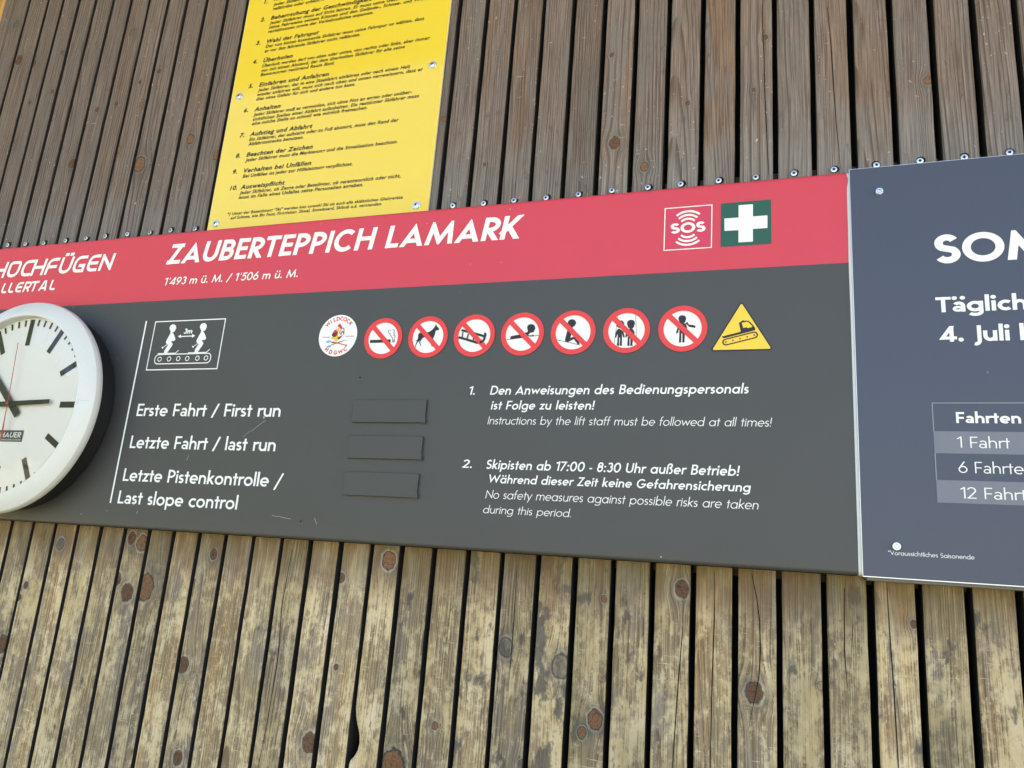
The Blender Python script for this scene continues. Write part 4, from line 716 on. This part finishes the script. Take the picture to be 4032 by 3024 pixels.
CT = [["b", [[-73.3, 327.4], [-49.7, 333.3], [-51.9, 345.4], [-51.2, 346.3], [-49.1, 346.9], [-49.0, 348.1], [-45.7, 348.8], [-45.3, 347.9], [-43.1, 348.3], [-40.2, 347.8], [-37.3, 345.2], [-34.0, 341.1], [-32.2, 338.3], [-31.6, 335.5], [-32.2, 334.7], [-46.0, 331.1], [-70.2, 325.1], [-72.0, 325.5]]], ["y", [[-48.4, 345.1], [-42.4, 346.5], [-40.2, 345.7], [-35.5, 340.4], [-35.8, 339.0], [-40.9, 337.6], [-42.4, 338.9], [-46.7, 338.1]]]]
for k, pts in CT: mb.poly([M_(p) for p in pts], -.0012 if k == 'b' else -.0016, 1 if k == 'b' else 0)
tw = [M_(p) for p in [[-68.1, 319.7], [-59.4, 321.7], [-50.6, 323.9], [-41.8, 326.1], [-33.1, 328.3]]]; F = []
a, b = Vector(tw[0]), Vector(tw[-1]); u = (b - a).normalized(); nrm = Vector((-u.y, u.x)); rr = .00385
lp = [tuple(a + nrm * rr * math.cos(R(t)) * 1 + -u * rr * math.sin(R(t))) for t in range(0, 181, 20)] + [tuple(b - nrm * rr * math.cos(R(t)) + u * rr * math.sin(R(t))) for t in range(0, 181, 20)]
F += stroke(lp, .0013, closed=True)
per = lp + [lp[0]]
for (p0, p1) in zip(per, per[1:]):
    p0, p1 = Vector(p0), Vector(p1); n_ = max(1, int((p1 - p0).length / .0021))
    for j in range(n_):
        q = p0.lerp(p1, (j + .5) / n_); d = (p1 - p0).normalized(); o_ = Vector((d.y, -d.x)); o_ = o_ if (q + o_ * .001 - (a + b) / 2).length > (q - (a + b) / 2).length or True else -o_
        F.append([tuple(q + d * .0005 - o_ * .0009), tuple(q + d * .0005 + o_ * .0009), tuple(q - d * .0005 + o_ * .0009), tuple(q - d * .0005 - o_ * .0009)])
for c in tw: F.append(circ(c, .00105, 14))
mb.shapes(F, -.0012, 1); mb.build('machine_warning_pictogram', [SIGNYEL, BLACKP], board)
# blank slip-over plates for the times, each with a small clip at its corner
for q in [[[-605.7, 243.1], [-485.5, 243.7], [-485.5, 209.9], [-604.2, 209.0]], [[-605.5, 188.9], [-485.3, 189.9], [-485.2, 156.3], [-604.9, 155.2]], [[-605.6, 135.2], [-485.8, 136.2], [-485.6, 102.3], [-603.9, 101.0]]]:
    P = [M_(p) for p in q]; x0, x1, z0, z1 = (P[0][0] + P[3][0]) / 2, (P[1][0] + P[2][0]) / 2, (P[2][1] + P[3][1]) / 2, (P[0][1] + P[1][1]) / 2
    mb = MB(); mb.box(x0, x1, -.0042, -.0004, z0, z1); pl = mb.build('cover_plate', GREY, board, bevel=.0005)
    mb = MB(); mb.box(x1 - .0002, x1 + .0015, -.0050, -.0004, z0 - .0004, z0 + .0062); mb.box(x1 - .0035, x1 + .0015, -.0050, -.0043, z0 - .0010, z0 - .0003); mb.build('clip', GREY, pl)
# scuffs left on the film
rs = random.Random(3)
for (px, pz, l, a, wd) in ((-.771, .203, .030, 38, .0007), (-.790, .190, .016, 40, .0005), (-.705, .065, .034, -7, .0006), (-.985, .075, .010, 78, .0009), (-.975, .060, .005, 80, .0009), (-.895, .150, .010, 75, .0006), (-.645, .062, .010, -60, .0007), (-.18, .425, .0, 0, 0)):
    if l:
        d = Vector((math.cos(R(a)), math.sin(R(a)))); n_ = Vector((-d.y, d.x)); c = Vector((px, pz + ZC)); pts = [c + d * l * (k / 6 - .5) + n_ * rs.uniform(-.0004, .0004) for k in range(7)]
        mb = MB(); mb.shapes(stroke([tuple(p) for p in pts], wd), -.0007); mb.build('scuff', SCUFF, board)
mb = MB(); mb.poly(circ((-.7625, ZC + .2165), .0022, 9), -.0008); mb.build('scuff', SCUFF, board)
mb = MB(); mb.poly([( -.6035, ZC + .2795), (-.601, ZC + .2800), (-.5995, ZC + .2790), (-.6005, ZC + .2778), (-.603, ZC + .2780)], -.0008); mb.build('dirt_spot', HOLE, board); mb = MB(); mb.poly([(-.672, ZC + .060), (-.669, ZC + .063), (-.668, ZC + .0625), (-.671, ZC + .0585)], -.0008); mb.build('dirt_spot', HOLE, board)

# ------------------------------------------------------------------ round club sticker
st = empty('round_sticker', (-.650, 0, ZC + .347), 'round white club sticker with a colourful rooster, left of the no-smoking sign', 'sticker')
c = M_((-650.2, 346.9)); mb = MB(); mb.disc(.0338, -.0004, c[0], c[1], 64, 0); mb.build('disc', WHITE, st)
CM = {'red': CR_RED, 'yel': CR_YEL, 'dk': CR_DK, 'blu': CR_BLU, 'pnk': CR_PNK}; order = list(CM)
mb = MB(); y = -.0007
for k, pts in [["red", [[-652.7, 362.9], [-652.4, 364.9], [-651.3, 364.3], [-650.8, 366.3], [-649.8, 365.2], [-649.2, 366.6], [-648.2, 365.5], [-647.3, 365.5], [-647.1, 364.2], [-646.1, 363.5], [-645.9, 362.3], [-644.3, 361.1], [-644.3, 358.7], [-646.6, 357.6], [-648.5, 359.3], [-650.5, 360.9], [-652.3, 361.4]]], ["yel", [[-652.0, 359.8], [-650.5, 360.9], [-648.6, 360.0], [-648.7, 357.3], [-649.5, 354.2], [-650.2, 350.3], [-648.6, 345.5], [-649.2, 340.9], [-649.6, 337.8], [-652.0, 336.7], [-653.9, 337.9], [-656.1, 341.1], [-658.7, 341.1], [-660.8, 341.2], [-661.9, 342.4], [-660.9, 344.3], [-658.4, 345.1], [-652.8, 348.0], [-652.0, 351.1], [-653.0, 357.4]]], ["dk", [[-658.4, 353.7], [-655.6, 354.8], [-652.1, 354.3], [-650.7, 351.1], [-651.4, 347.2], [-654.1, 344.8], [-657.9, 344.6], [-660.8, 346.7], [-660.8, 349.4]]], ["red", [[-658.3, 355.7], [-654.9, 356.3], [-653.9, 357.9], [-652.8, 353.5], [-654.9, 350.4], [-657.9, 352.9]]], ["dk", [[-650.3, 342.5], [-648.1, 344.7], [-643.2, 346.2], [-640.0, 347.6], [-642.2, 345.3], [-644.4, 343.1], [-645.8, 340.8], [-648.3, 340.1]]], ["red", [[-653.7, 359.8], [-656.5, 361.1], [-655.5, 360.0], [-653.5, 359.0]]], ["blu", [[-670.2, 338.0], [-666.1, 339.4], [-660.5, 338.8], [-661.5, 336.9], [-665.1, 335.1], [-668.6, 335.6]]], ["blu", [[-668.2, 330.5], [-663.2, 331.3], [-659.0, 331.8], [-659.5, 329.5], [-662.6, 327.6], [-665.7, 326.5], [-666.2, 327.1], [-662.8, 328.6], [-666.0, 328.5], [-666.5, 329.2], [-662.9, 329.7], [-667.8, 329.7]]], ["blu", [[-638.7, 338.4], [-632.0, 339.4], [-632.5, 338.2], [-638.3, 337.4]]], ["red", [[-633.8, 328.4], [-633.5, 331.9], [-631.6, 331.7], [-631.7, 328.6]]], ["red", [[-659.6, 336.1], [-655.5, 337.1], [-652.7, 335.5], [-655.1, 334.4], [-659.0, 334.9]]], ["red", [[-649.3, 335.4], [-645.2, 336.9], [-644.6, 335.3], [-648.2, 333.8]]]]: mb.poly([M_(p) for p in pts], y, order.index(k)); y -= .00004
for k, wd, pts in [["red", 1.6, [[-647.1, 349.4], [-646.9, 354.1], [-644.9, 357.6], [-642.5, 359.0], [-640.4, 357.4], [-639.9, 353.1], [-640.2, 349.2]]], ["dk", 1.8, [[-644.6, 347.0], [-644.3, 350.9], [-642.5, 353.2], [-640.1, 351.5], [-639.3, 348.4]]], ["dk", 1.3, [[-661.4, 336.5], [-648.3, 334.6]]], ["red", 1.6, [[-648.3, 334.6], [-632.8, 330.3]]], ["dk", 1.3, [[-659.0, 331.8], [-638.6, 338.1]]]]: mb.shapes(stroke([M_(p) for p in pts], wd / 1000 * .8), y, order.index(k)); y -= .00004
mb.build('rooster_emblem', list(CM.values()), st)
mb = MB()
def on_arc(word, r, a0, a1, size, inward):
    F = []
    for k, ch in enumerate(word):
        P, W = glyph(ch, 150); a = R(a0 + (a1 - a0) * (k / (len(word) - 1))); u = size / 700
        for q in P:
            pts = []
            for x, yy in q:
                tx, ty = (x - W / 2) * u * .95, (yy - 350) * u
                if inward: ro, al = r - ty, a; px, pz = ro * math.sin(al) * -1 * -1, -ro * math.cos(al); px += tx * math.cos(al); pz += tx * math.sin(al)
                else: ro, al = r + ty, a; px, pz = ro * math.sin(al) + tx * math.cos(al), ro * math.cos(al) - tx * math.sin(al)
                pts.append((c[0] + px, c[1] + pz))
            F.append(pts)
    return F
mb.shapes(on_arc('WILDCOCK', .0277, -47, 47, .0066, False), -.0007, 0); mb.shapes(on_arc('HDGWC', .0277, -36, 36, .0066, True), -.0007, 0)
mb.shapes(text_polys(["15 YEARS", 150, 0, 0, -678, -663, 343.7, 2.0]), -.0007, 1); mb.shapes(text_polys(["2010-2025", 150, 0, 0, -637, -621, 344.0, 2.0]), -.0007, 1)
mb.build('sticker_lettering', [CR_RED, CR_PNK], st)

# ------------------------------------------------------------------ slate blue season sign on the right
ns = empty('season_sign', (.16, 0, ZC + .035), 'slate blue season ticket sign screwed over the right end of the board', 'sign')
X0, Z0, Z1 = .0858, ZC + .0351, ZC + .5500
mb = MB(); mb.box(X0, .95, -.003, -.0001, Z0, Z1, 0); o = mb.build('panel', NAVY, ns, bevel=.0004)
mb = MB(); e = .0007
mb.box(X0 - e, X0 - .00005, -.0031, -.0001, Z0 - e, Z1 + e); mb.box(X0, .95, -.0031, -.0001, Z0 - e - .0004, Z0 - .00005); mb.box(X0, .95, -.0031, -.0001, Z1 + .00005, Z1 + e * .8); mb.build('cut_edge', ALU, ns)
mb = MB(); mb.box(X0 + .004, 1.1, .0008, .0288, Z0 - .0045, Z0 - .0002); mb.build('support_rail', RAILM, ns)
for t in [["SOMMER", 150, 0, 0, 178.4, 255.3, 412.1, 37.7, ["L", 2]], ["Täglich", 136, 1, 0, 175.8, 255.9, 349.3, 19.4, ["L", 6]], ["4. Juli bis", 140, 0, 0, 177.1, 250.9, 312.1, 19.5, ["R", 7]], ["Fahrten", 130, 1, 0, 189.7, 254.4, 213.8, 13.0], ["1 Fahrt", 64, 1, 0, 189.1, 241.7, 185.0, 13.0], ["6 Fahrten", 64, 1, 0, 188.9, 253.0, 156.1, 12.9, ["R", 8]], ["12 Fahrten", 64, 1, 0, 189.1, 240.3, 127.2, 12.8, ["R", 6]], ["*Voraussichtliches Saisonende", 72, 0, 0, 112.5, 198.9, 60.2, 4.8]]: pass
lettering('season_lettering', [["SOMMER", 150, 0, 0, 178.4, 255.3, 412.1, 37.7, ["L", 2]], ["Täglich", 136, 1, 0, 175.8, 255.9, 349.3, 19.4, ["L", 6]], ["4. Juli bis", 140, 0, 0, 177.1, 250.9, 312.1, 19.5, ["R", 7]], ["Fahrten", 130, 1, 0, 189.7, 254.4, 213.8, 13.0], ["1 Fahrt", 64, 1, 0, 189.1, 241.7, 185.0, 13.0], ["6 Fahrten", 64, 1, 0, 188.9, 253.0, 156.1, 12.9, ["R", 8]], ["12 Fahrten", 64, 1, 0, 189.1, 240.3, 127.2, 12.8, ["R", 6]], ["*Voraussichtliches Saisonende", 72, 0, 0, 112.5, 198.9, 60.2, 4.8]], -.0036, WHITE, ns)
tb = [M_(p) for p in [[165.3, 238.1], [165.8, 204.0], [166.0, 178.2], [165.9, 147.3], [165.2, 121.6]]]; tx = .1656; zz = [p[1] for p in tb]; mb = MB(); lw = .0009
mb.box(tx, .93, -.0034, -.0031, zz[2], zz[1], 0); mb.box(tx, .93, -.0034, -.0031, zz[4], zz[3], 0)
mb.box(tx, .93, -.0034, -.0031, zz[0] - lw, zz[0], 1); mb.box(tx, tx + lw, -.0034, -.0031, zz[1] + .00001, zz[0] - lw - .00001, 1); mb.box(tx, tx + lw, -.0034, -.0031, zz[3] + .00001, zz[2] - .00001, 1)
mb.build('price_table', [NAVYB, NAVYL], ns)
def bolt(parent, x, z, y, r=.0046, hgt=.0042, washer=False):
    mb = MB(); n = 32
    if washer:
        mb.lathe([(r * .3, y - .0004), (r * .5, y - .0018), (r * .92, y - .0016), (r, y - .0009), (r, y)], x, z, n); wz = mb.build('washer', ZINC, parent, smooth=30)
        mb = MB(); q = r * .55; yy = y - .0018
        mb.lathe([(q, yy + .0004), (q * .98, yy - .0004), (q * .7, yy - .0012), (q * .42, yy - .0014)], x, z, 24)
        mb.lathe([(q * .42, yy - .0014), (q * .34, yy - .0002), (.00001, yy - .0002)], x, z, 6, 1); mb.build('screw', [ZINC, HOLE], parent, smooth=30)
    else:
        mb.lathe([(r, y), (r, y - hgt * .85), (r * .9, y - hgt), (r * .56, y - hgt)], x, z, n)
        mb.lathe([(r * .56, y - hgt), (r * .50, y - hgt + .0022), (.00001, y - hgt + .0024)], x, z, 6, 0); mb.build('screw', [ZINC, HOLE], parent, smooth=30)
for p in [[119.6, 514.3], [121.3, 69.8]]: x, z = M_(p); bolt(ns, x, z, -.003)

# ------------------------------------------------------------------ yellow sign with the ten rules
ys = empty('rules_sign', (-.73, .025, ZC + .54), 'yellow sign sheet with ten numbered black rules for skiers, fixed above the board', 'sign')
mb = MB(); mb.box(-.9634, -.5330, .0252, .0284, ZC + .535, ZC + 1.20, 0); mb.build('sheet', YELLOW, ys)
mb = MB(); mb.box(-.9641, -.96345, .0249, .0284, ZC + .535, ZC + 1.20); mb.build('cut_edge', YEDGE, ys); mb = MB(); mb.box(-.53295, -.5322, .0249, .0284, ZC + .535, ZC + 1.20); mb.build('cut_edge', YEDGE, ys)
def font_line(s, off, sp, shear):
    cu = bpy.data.curves.new('tmp', 'FONT'); cu.body = s; cu.size = 1; cu.offset = off; cu.shear = shear; cu.space_character = sp; cu.resolution_u = 3; cu.fill_mode = 'FRONT'
    o = bpy.data.objects.new('tmp', cu); COL.objects.link(o); bpy.context.view_layer.update()
    me = bpy.data.meshes.new_from_object(o.evaluated_get(bpy.context.evaluated_depsgraph_get()))
    V = [v.co.copy() for v in me.vertices]; F = [tuple(p.vertices) for p in me.polygons]; bpy.data.objects.remove(o); bpy.data.meshes.remove(me); bpy.data.curves.remove(cu)
    return V, F
probe, _ = font_line('H', 0, 1, 0); capu = max(v.y for v in probe) or .7
RULES = [["h", "Rücksicht auf die anderen Skifahrer", -906.1, 0, 1031.6], ["b", "Jeder Skifahrer muss sich so verhalten, dass er keinen anderen", -906.1, 0, 1020.2], ["b", "gefährdet oder schädigt.", -906.2, 0, 1010.4], ["h", "Beherrschung der Geschwindigkeit und der Fahrweise", -906.1, 0, 989.4], ["b", "Jeder Skifahrer muss auf Sicht fahren. Er muss seine Geschwindigkeit und", -906.9, 0, 979.0], ["b", "seine Fahrweise seinem Können und den Gelände-, Schnee- und Witterungs-", -906.7, 0, 969.6], ["b", "verhältnissen sowie der Verkehrsdichte anpassen.", -906.9, -684.0, 960.2], ["h", "Wahl der Fahrspur", -905.9, -791.8, 937.8], ["b", "Der von hinten kommende Skifahrer muss seine Fahrspur so wählen, dass", -906.7, -580.0, 927.9], ["b", "er vor ihm fahrende Skifahrer nicht gefährdet.", -907.0, -704.7, 917.9], ["h", "Überholen", -906.2, -842.0, 896.6], ["b", "Überholt werden darf von oben oder unten, von rechts oder links, aber immer", -906.3, -564.5, 885.9], ["b", "nur mit einem Abstand, der dem überholten Skifahrer für alle seine", -906.6, -611.4, 876.3], ["b", "Bewegungen genügend Raum lässt.", -906.7, -749.0, 867.0], ["h", "Einfahren und Anfahren", -906.0, -757.8, 844.8], ["b", "Jeder Skifahrer, der in eine Skiabfahrt einfahren oder nach einem Halt", -906.6, -595.8, 834.5], ["b", "wieder anfahren will, muss sich nach oben und unten vergewissern, dass er", -906.6, -570.6, 825.0], ["b", "dies ohne Gefahr für sich und andere tun kann.", -907.0, -700.4, 815.8], ["h", "Anhalten", -907.1, -850.5, 793.5], ["b", "Jeder Skifahrer muß es vermeiden, sich ohne Not an engen oder unüber-", -907.0, -586.7, 783.4], ["b", "sichtlichen Stellen einer Abfahrt aufzuhalten. Ein gestürzter Skifahrer muss", -906.8, -572.1, 773.8], ["b", "eine solche Stelle so schnell wie möglich freimachen.", -906.9, -669.2, 765.0], ["h", "Aufstieg und Abfahrt", -907.2, -775.4, 742.5], ["b", "Ein Skifahrer, der aufsteigt oder zu Fuß absteigt, muss den Rand der", -907.0, -605.0, 732.4], ["b", "Abfahrtsstrecke benutzen.", -907.1, -790.7, 723.2], ["h", "Beachten der Zeichen", -906.9, -768.4, 701.0], ["b", "Jeder Skifahrer muss die Markierung und die Signalisation beachten.", -907.5, -602.0, 691.1], ["h", "Verhalten bei Unfällen", -906.8, -766.3, 669.1], ["b", "Bei Unfällen ist jeder zur Hilfeleistung verpflichtet.", -906.8, -683.2, 658.8], ["h", "Ausweispflicht", -907.5, -814.4, 636.5], ["b", "Jeder Skifahrer, ob Zeuge oder Beteiligter, ob verantwortlich oder nicht,", -907.3, -588.7, 626.3], ["b", "muss im Falle eines Unfalles seine Personalien angeben.", -907.6, -657.1, 617.3], ["n", "*) Unter der Bezeichnung \"Ski\" werden hier sowohl Ski als auch alle skiähnlichen Gleitgeräte", -925.2, -580.2, 587.0], ["n", "auf Schnee, wie Big Foot, Firngleiter, Skwal, Snowboard, Skibob u.ä. verstanden.", -917.4, -617.1, 578.9], ["h", "1.", -928.5, 0, 1029.6], ["h", "2.", -929.6, 0, 989.7], ["h", "3.", -930.1, 0, 938.2], ["h", "4.", -929.7, 0, 897.2], ["h", "5.", -929.6, 0, 845.3], ["h", "6.", -930.2, 0, 794.5], ["h", "7.", -929.2, 0, 742.9], ["h", "8.", -930.1, 0, 701.4], ["h", "9.", -930.1, 0, 669.4], ["h", "10.", -930.0, 0, 636.7]]; NUM = {s: (x0, z0) for k, s, x0, x1, z0 in RULES if s[:-1].isdigit()}
def add_line(mb, k, s, x0, x1, z0):
    cap = {'h': 8.1, 'b': 6.4, 'n': 5.4}[k]
    V, F = font_line(s, {'h': .028, 'b': .024, 'n': .022}[k], 1.10, .20)
    xa, xb = min(v.x for v in V), max(v.x for v in V); sz = cap / 1000 / capu
    sx = (x1 - x0) / 1000 / (xb - xa) if x1 else sz * {'h': 1.15, 'b': 1.1, 'n': 1.1}[k]
    if x1: print(k, round(sx / sz, 3), end=' ')
    n = len(mb.v); mb.v += [(x0 / 1000 + (v.x - xa) * sx, .0248, z0 / 1000 + ZC + v.y * sz) for v in V]
    for q in F: mb.f.append(tuple(n + i for i in q)); mb.m.append(0)
paras = []
for k, s, x0, x1, z0 in RULES:
    if s in NUM: continue
    if k == 'h' or (k == 'n' and s[0] == '*'): paras.append([])
    paras[-1].append((k, s, x0, x1, z0))
for pr in paras:
    mb = MB()
    for l in pr: add_line(mb, *l)
    for s, (x0, z0) in NUM.items():
        if abs(z0 - pr[0][4]) < 3 and pr[0][0] == 'h': add_line(mb, 'h', s, x0, 0, z0)
    mb.build('rule_lettering', SIGNBLK, ys)
for p in [[-946.6, 830.2], [-553.4, 833.0], [-947.8, 573.2], [-553.8, 572.5]]: x, z = M_(p); bolt(ys, x, z, .0252, .0071, washer=True)

# ------------------------------------------------------------------ the wall clock
ck = empty('wall_clock', (-1.242, 0, ZC + .2265), 'round white wall clock with black bar hands and a red second hand', 'clock')
CX, CZ = -1.242, ZC + .2265; FY = -.045
mb = MB(); mb.lathe([(.150, -.0002), (.171, -.0004), (.1745, -.004), (.1745, -.036)], CX, CZ, 128); mb.build('case', BLKCASE, ck, smooth=40)
mb = MB(); mb.lathe([(.1742, -.034), (.1830, -.0365), (.1846, -.040), (.1846, -.0455), (.1832, -.0495), (.1800, -.0520), (.1600, -.0618), (.1575, -.0622), (.1560, -.0612), (.1555, -.0590), (.1558, FY + .001)], CX, CZ, 160); mb.build('bezel', BEZEL, ck, smooth=28)
def on_bezel(deg, r):      # a point just proud of the sloping rim
    a = R(deg); return (CX + r * math.sin(a), -.0520 - (.1800 - r) / .020 * .0098 - .00025, CZ + r * math.cos(a))
for d0, d1, r0, r1 in ((-9.5, -3.0, .1640, .1795), (28, 29.5, .168, .173), (63, 64, .170, .1765)):
    mb = MB(); n_ = 8; P = [on_bezel(d0 + (d1 - d0) * k / n_, r0 + (r1 - r0) * k / n_) for k in range(n_ + 1)]
    for k in range(n_): p, q = P[k], P[k + 1]; mb.face([(p[0] - .0004, p[1], p[2]), (p[0] + .0004, p[1], p[2]), (q[0] + .0004, q[1], q[2]), (q[0] - .0004, q[1], q[2])])
    mb.build('scratch', BSCR, ck)
mb = MB()
for dr in (88.6,):
    P = [on_bezel(dr, .161 + .0013 * k) for k in range(13)]
    for k in range(12): p, q = P[k], P[k + 1]; mb.face([(p[0], p[1], p[2] - .00022), (q[0], q[1], q[2] - .00022), (q[0], q[1], q[2] + .00022), (p[0], p[1], p[2] + .00022)])
    P = [on_bezel(dr + k * .55, .161) for k in range(6)]
    for k in range(5): p, q = P[k], P[k + 1]; mb.face([(p[0], p[1], p[2]), (p[0] + .0004, p[1], p[2]), (q[0] + .0004, q[1], q[2]), (q[0], q[1], q[2])])
mb.build('seam', BSCR, ck)
mb = MB(); mb.disc(.1570, FY, CX, CZ, 128, 0)
for k in range(60):
    a = R(6 * k); s, c_ = math.sin(a), math.cos(a); r0, r1, hw = (.1057, .1534, .0052) if k % 5 == 0 else (.1415, .1534, .0021)
    mb.face([(CX + s * r0 + c_ * hw, FY - .0004, CZ + c_ * r0 - s * hw), (CX + s * r1 + c_ * hw, FY - .0004, CZ + c_ * r1 - s * hw), (CX + s * r1 - c_ * hw, FY - .0004, CZ + c_ * r1 + s * hw), (CX + s * r0 - c_ * hw, FY - .0004, CZ + c_ * r0 + s * hw)], 1)
mb.build('dial', [DIAL, INK], ck)
mb = MB(); mb.poly([(-1.281, ZC + .1625), (-1.2027, ZC + .1625), (-1.2027, ZC + .1820), (-1.281, ZC + .1820)], FY - .0004, 0)
mb.shapes(text_polys(["SCHAUER", 120, 0, .12, -1274, -1207, 169.6, 9.2]), FY - .0008, 1); mb.shapes(text_polys(["TIME & COMMUNICATION", 90, 0, 0, -1277, -1206, 164.4, 2.6]), FY - .0008, 1)
mb.build('maker_label', [LABELB, WHITE], ck)
def hand(name, deg, tail, tip, hw0, hw1, y, mat, t=.0012, extra=None):
    a = R(deg); s, c_ = math.sin(a), math.cos(a); f = lambda r, o: (CX + s * r + c_ * o, CZ + c_ * r - s * o); P = [f(-tail, -hw0), f(-tail, hw0), f(tip, hw1), f(tip, -hw1)]
    mb = MB(); n = len(P)
    mb.face([(p[0], y, p[1]) for p in P]); mb.face([(p[0], y + t, p[1]) for p in P])
    for k in range(n): p, q = P[k], P[(k + 1) % n]; mb.face([(p[0], y, p[1]), (q[0], y, q[1]), (q[0], y + t, q[1]), (p[0], y + t, p[1])])
    if extra: extra(mb, f, y, t)
    mb.build(name, mat, ck)
hand('hour_hand', 313.4, .0275, .088, .0062, .0050, FY - .0050, INK)
hand('minute_hand', 87.4, .028, .0890, .0046, .0036, FY - .0080, INK)
def tailx(mb, f, y, t):
    P = [f(-.014, -.0009), f(-.014, .0009), f(-.060, .0024), f(-.060, -.0024)]; mb.face([(p[0], y - .0002, p[1]) for p in P])
    mb.disc(.0030, y - .0008, CX, CZ, 20)
hand('second_hand', 355.2, .016, .1085, .0006, .0005, FY - .0110, HRED, .0005, tailx)
def glass():
    t = NT('clock glass'); g = t.n('ShaderNodeNewGeometry').outputs['Position']; b = t.n('ShaderNodeBump'); t.lk(t.noise(g, 26, 2, .5, .6), b.inputs['Height']); b.inputs['Strength'].default_value = .25; b.inputs['Distance'].default_value = .004
    tr = t.n('ShaderNodeBsdfTransparent'); tr.inputs[0].default_value = (.97, .97, .95, 1); gl = t.n('ShaderNodeBsdfGlossy'); gl.inputs['Roughness'].default_value = .03; t.lk(b.outputs[0], gl.inputs['Normal'])
    fr_ = t.n('ShaderNodeFresnel'); fr_.inputs[0].default_value = 1.45; mx = t.n('ShaderNodeMixShader'); t.lk(fr_.outputs[0], mx.inputs[0]); t.lk(tr.outputs[0], mx.inputs[1]); t.lk(gl.outputs[0], mx.inputs[2]); t.lk(mx.outputs[0], t.out.inputs['Surface']); return t.m
mb = MB(); rc, sag = .1553, .012; RS = (rc * rc + sag * sag) / (2 * sag); pr = []
for k in range(13): r = max(.0001, rc * (1 - k / 12)); pr.append((r, -.0595 - (math.sqrt(RS * RS - r * r) - (RS - sag))))
mb.lathe(pr, CX, CZ, 96); mb.build('glass', glass(), ck, smooth=True)
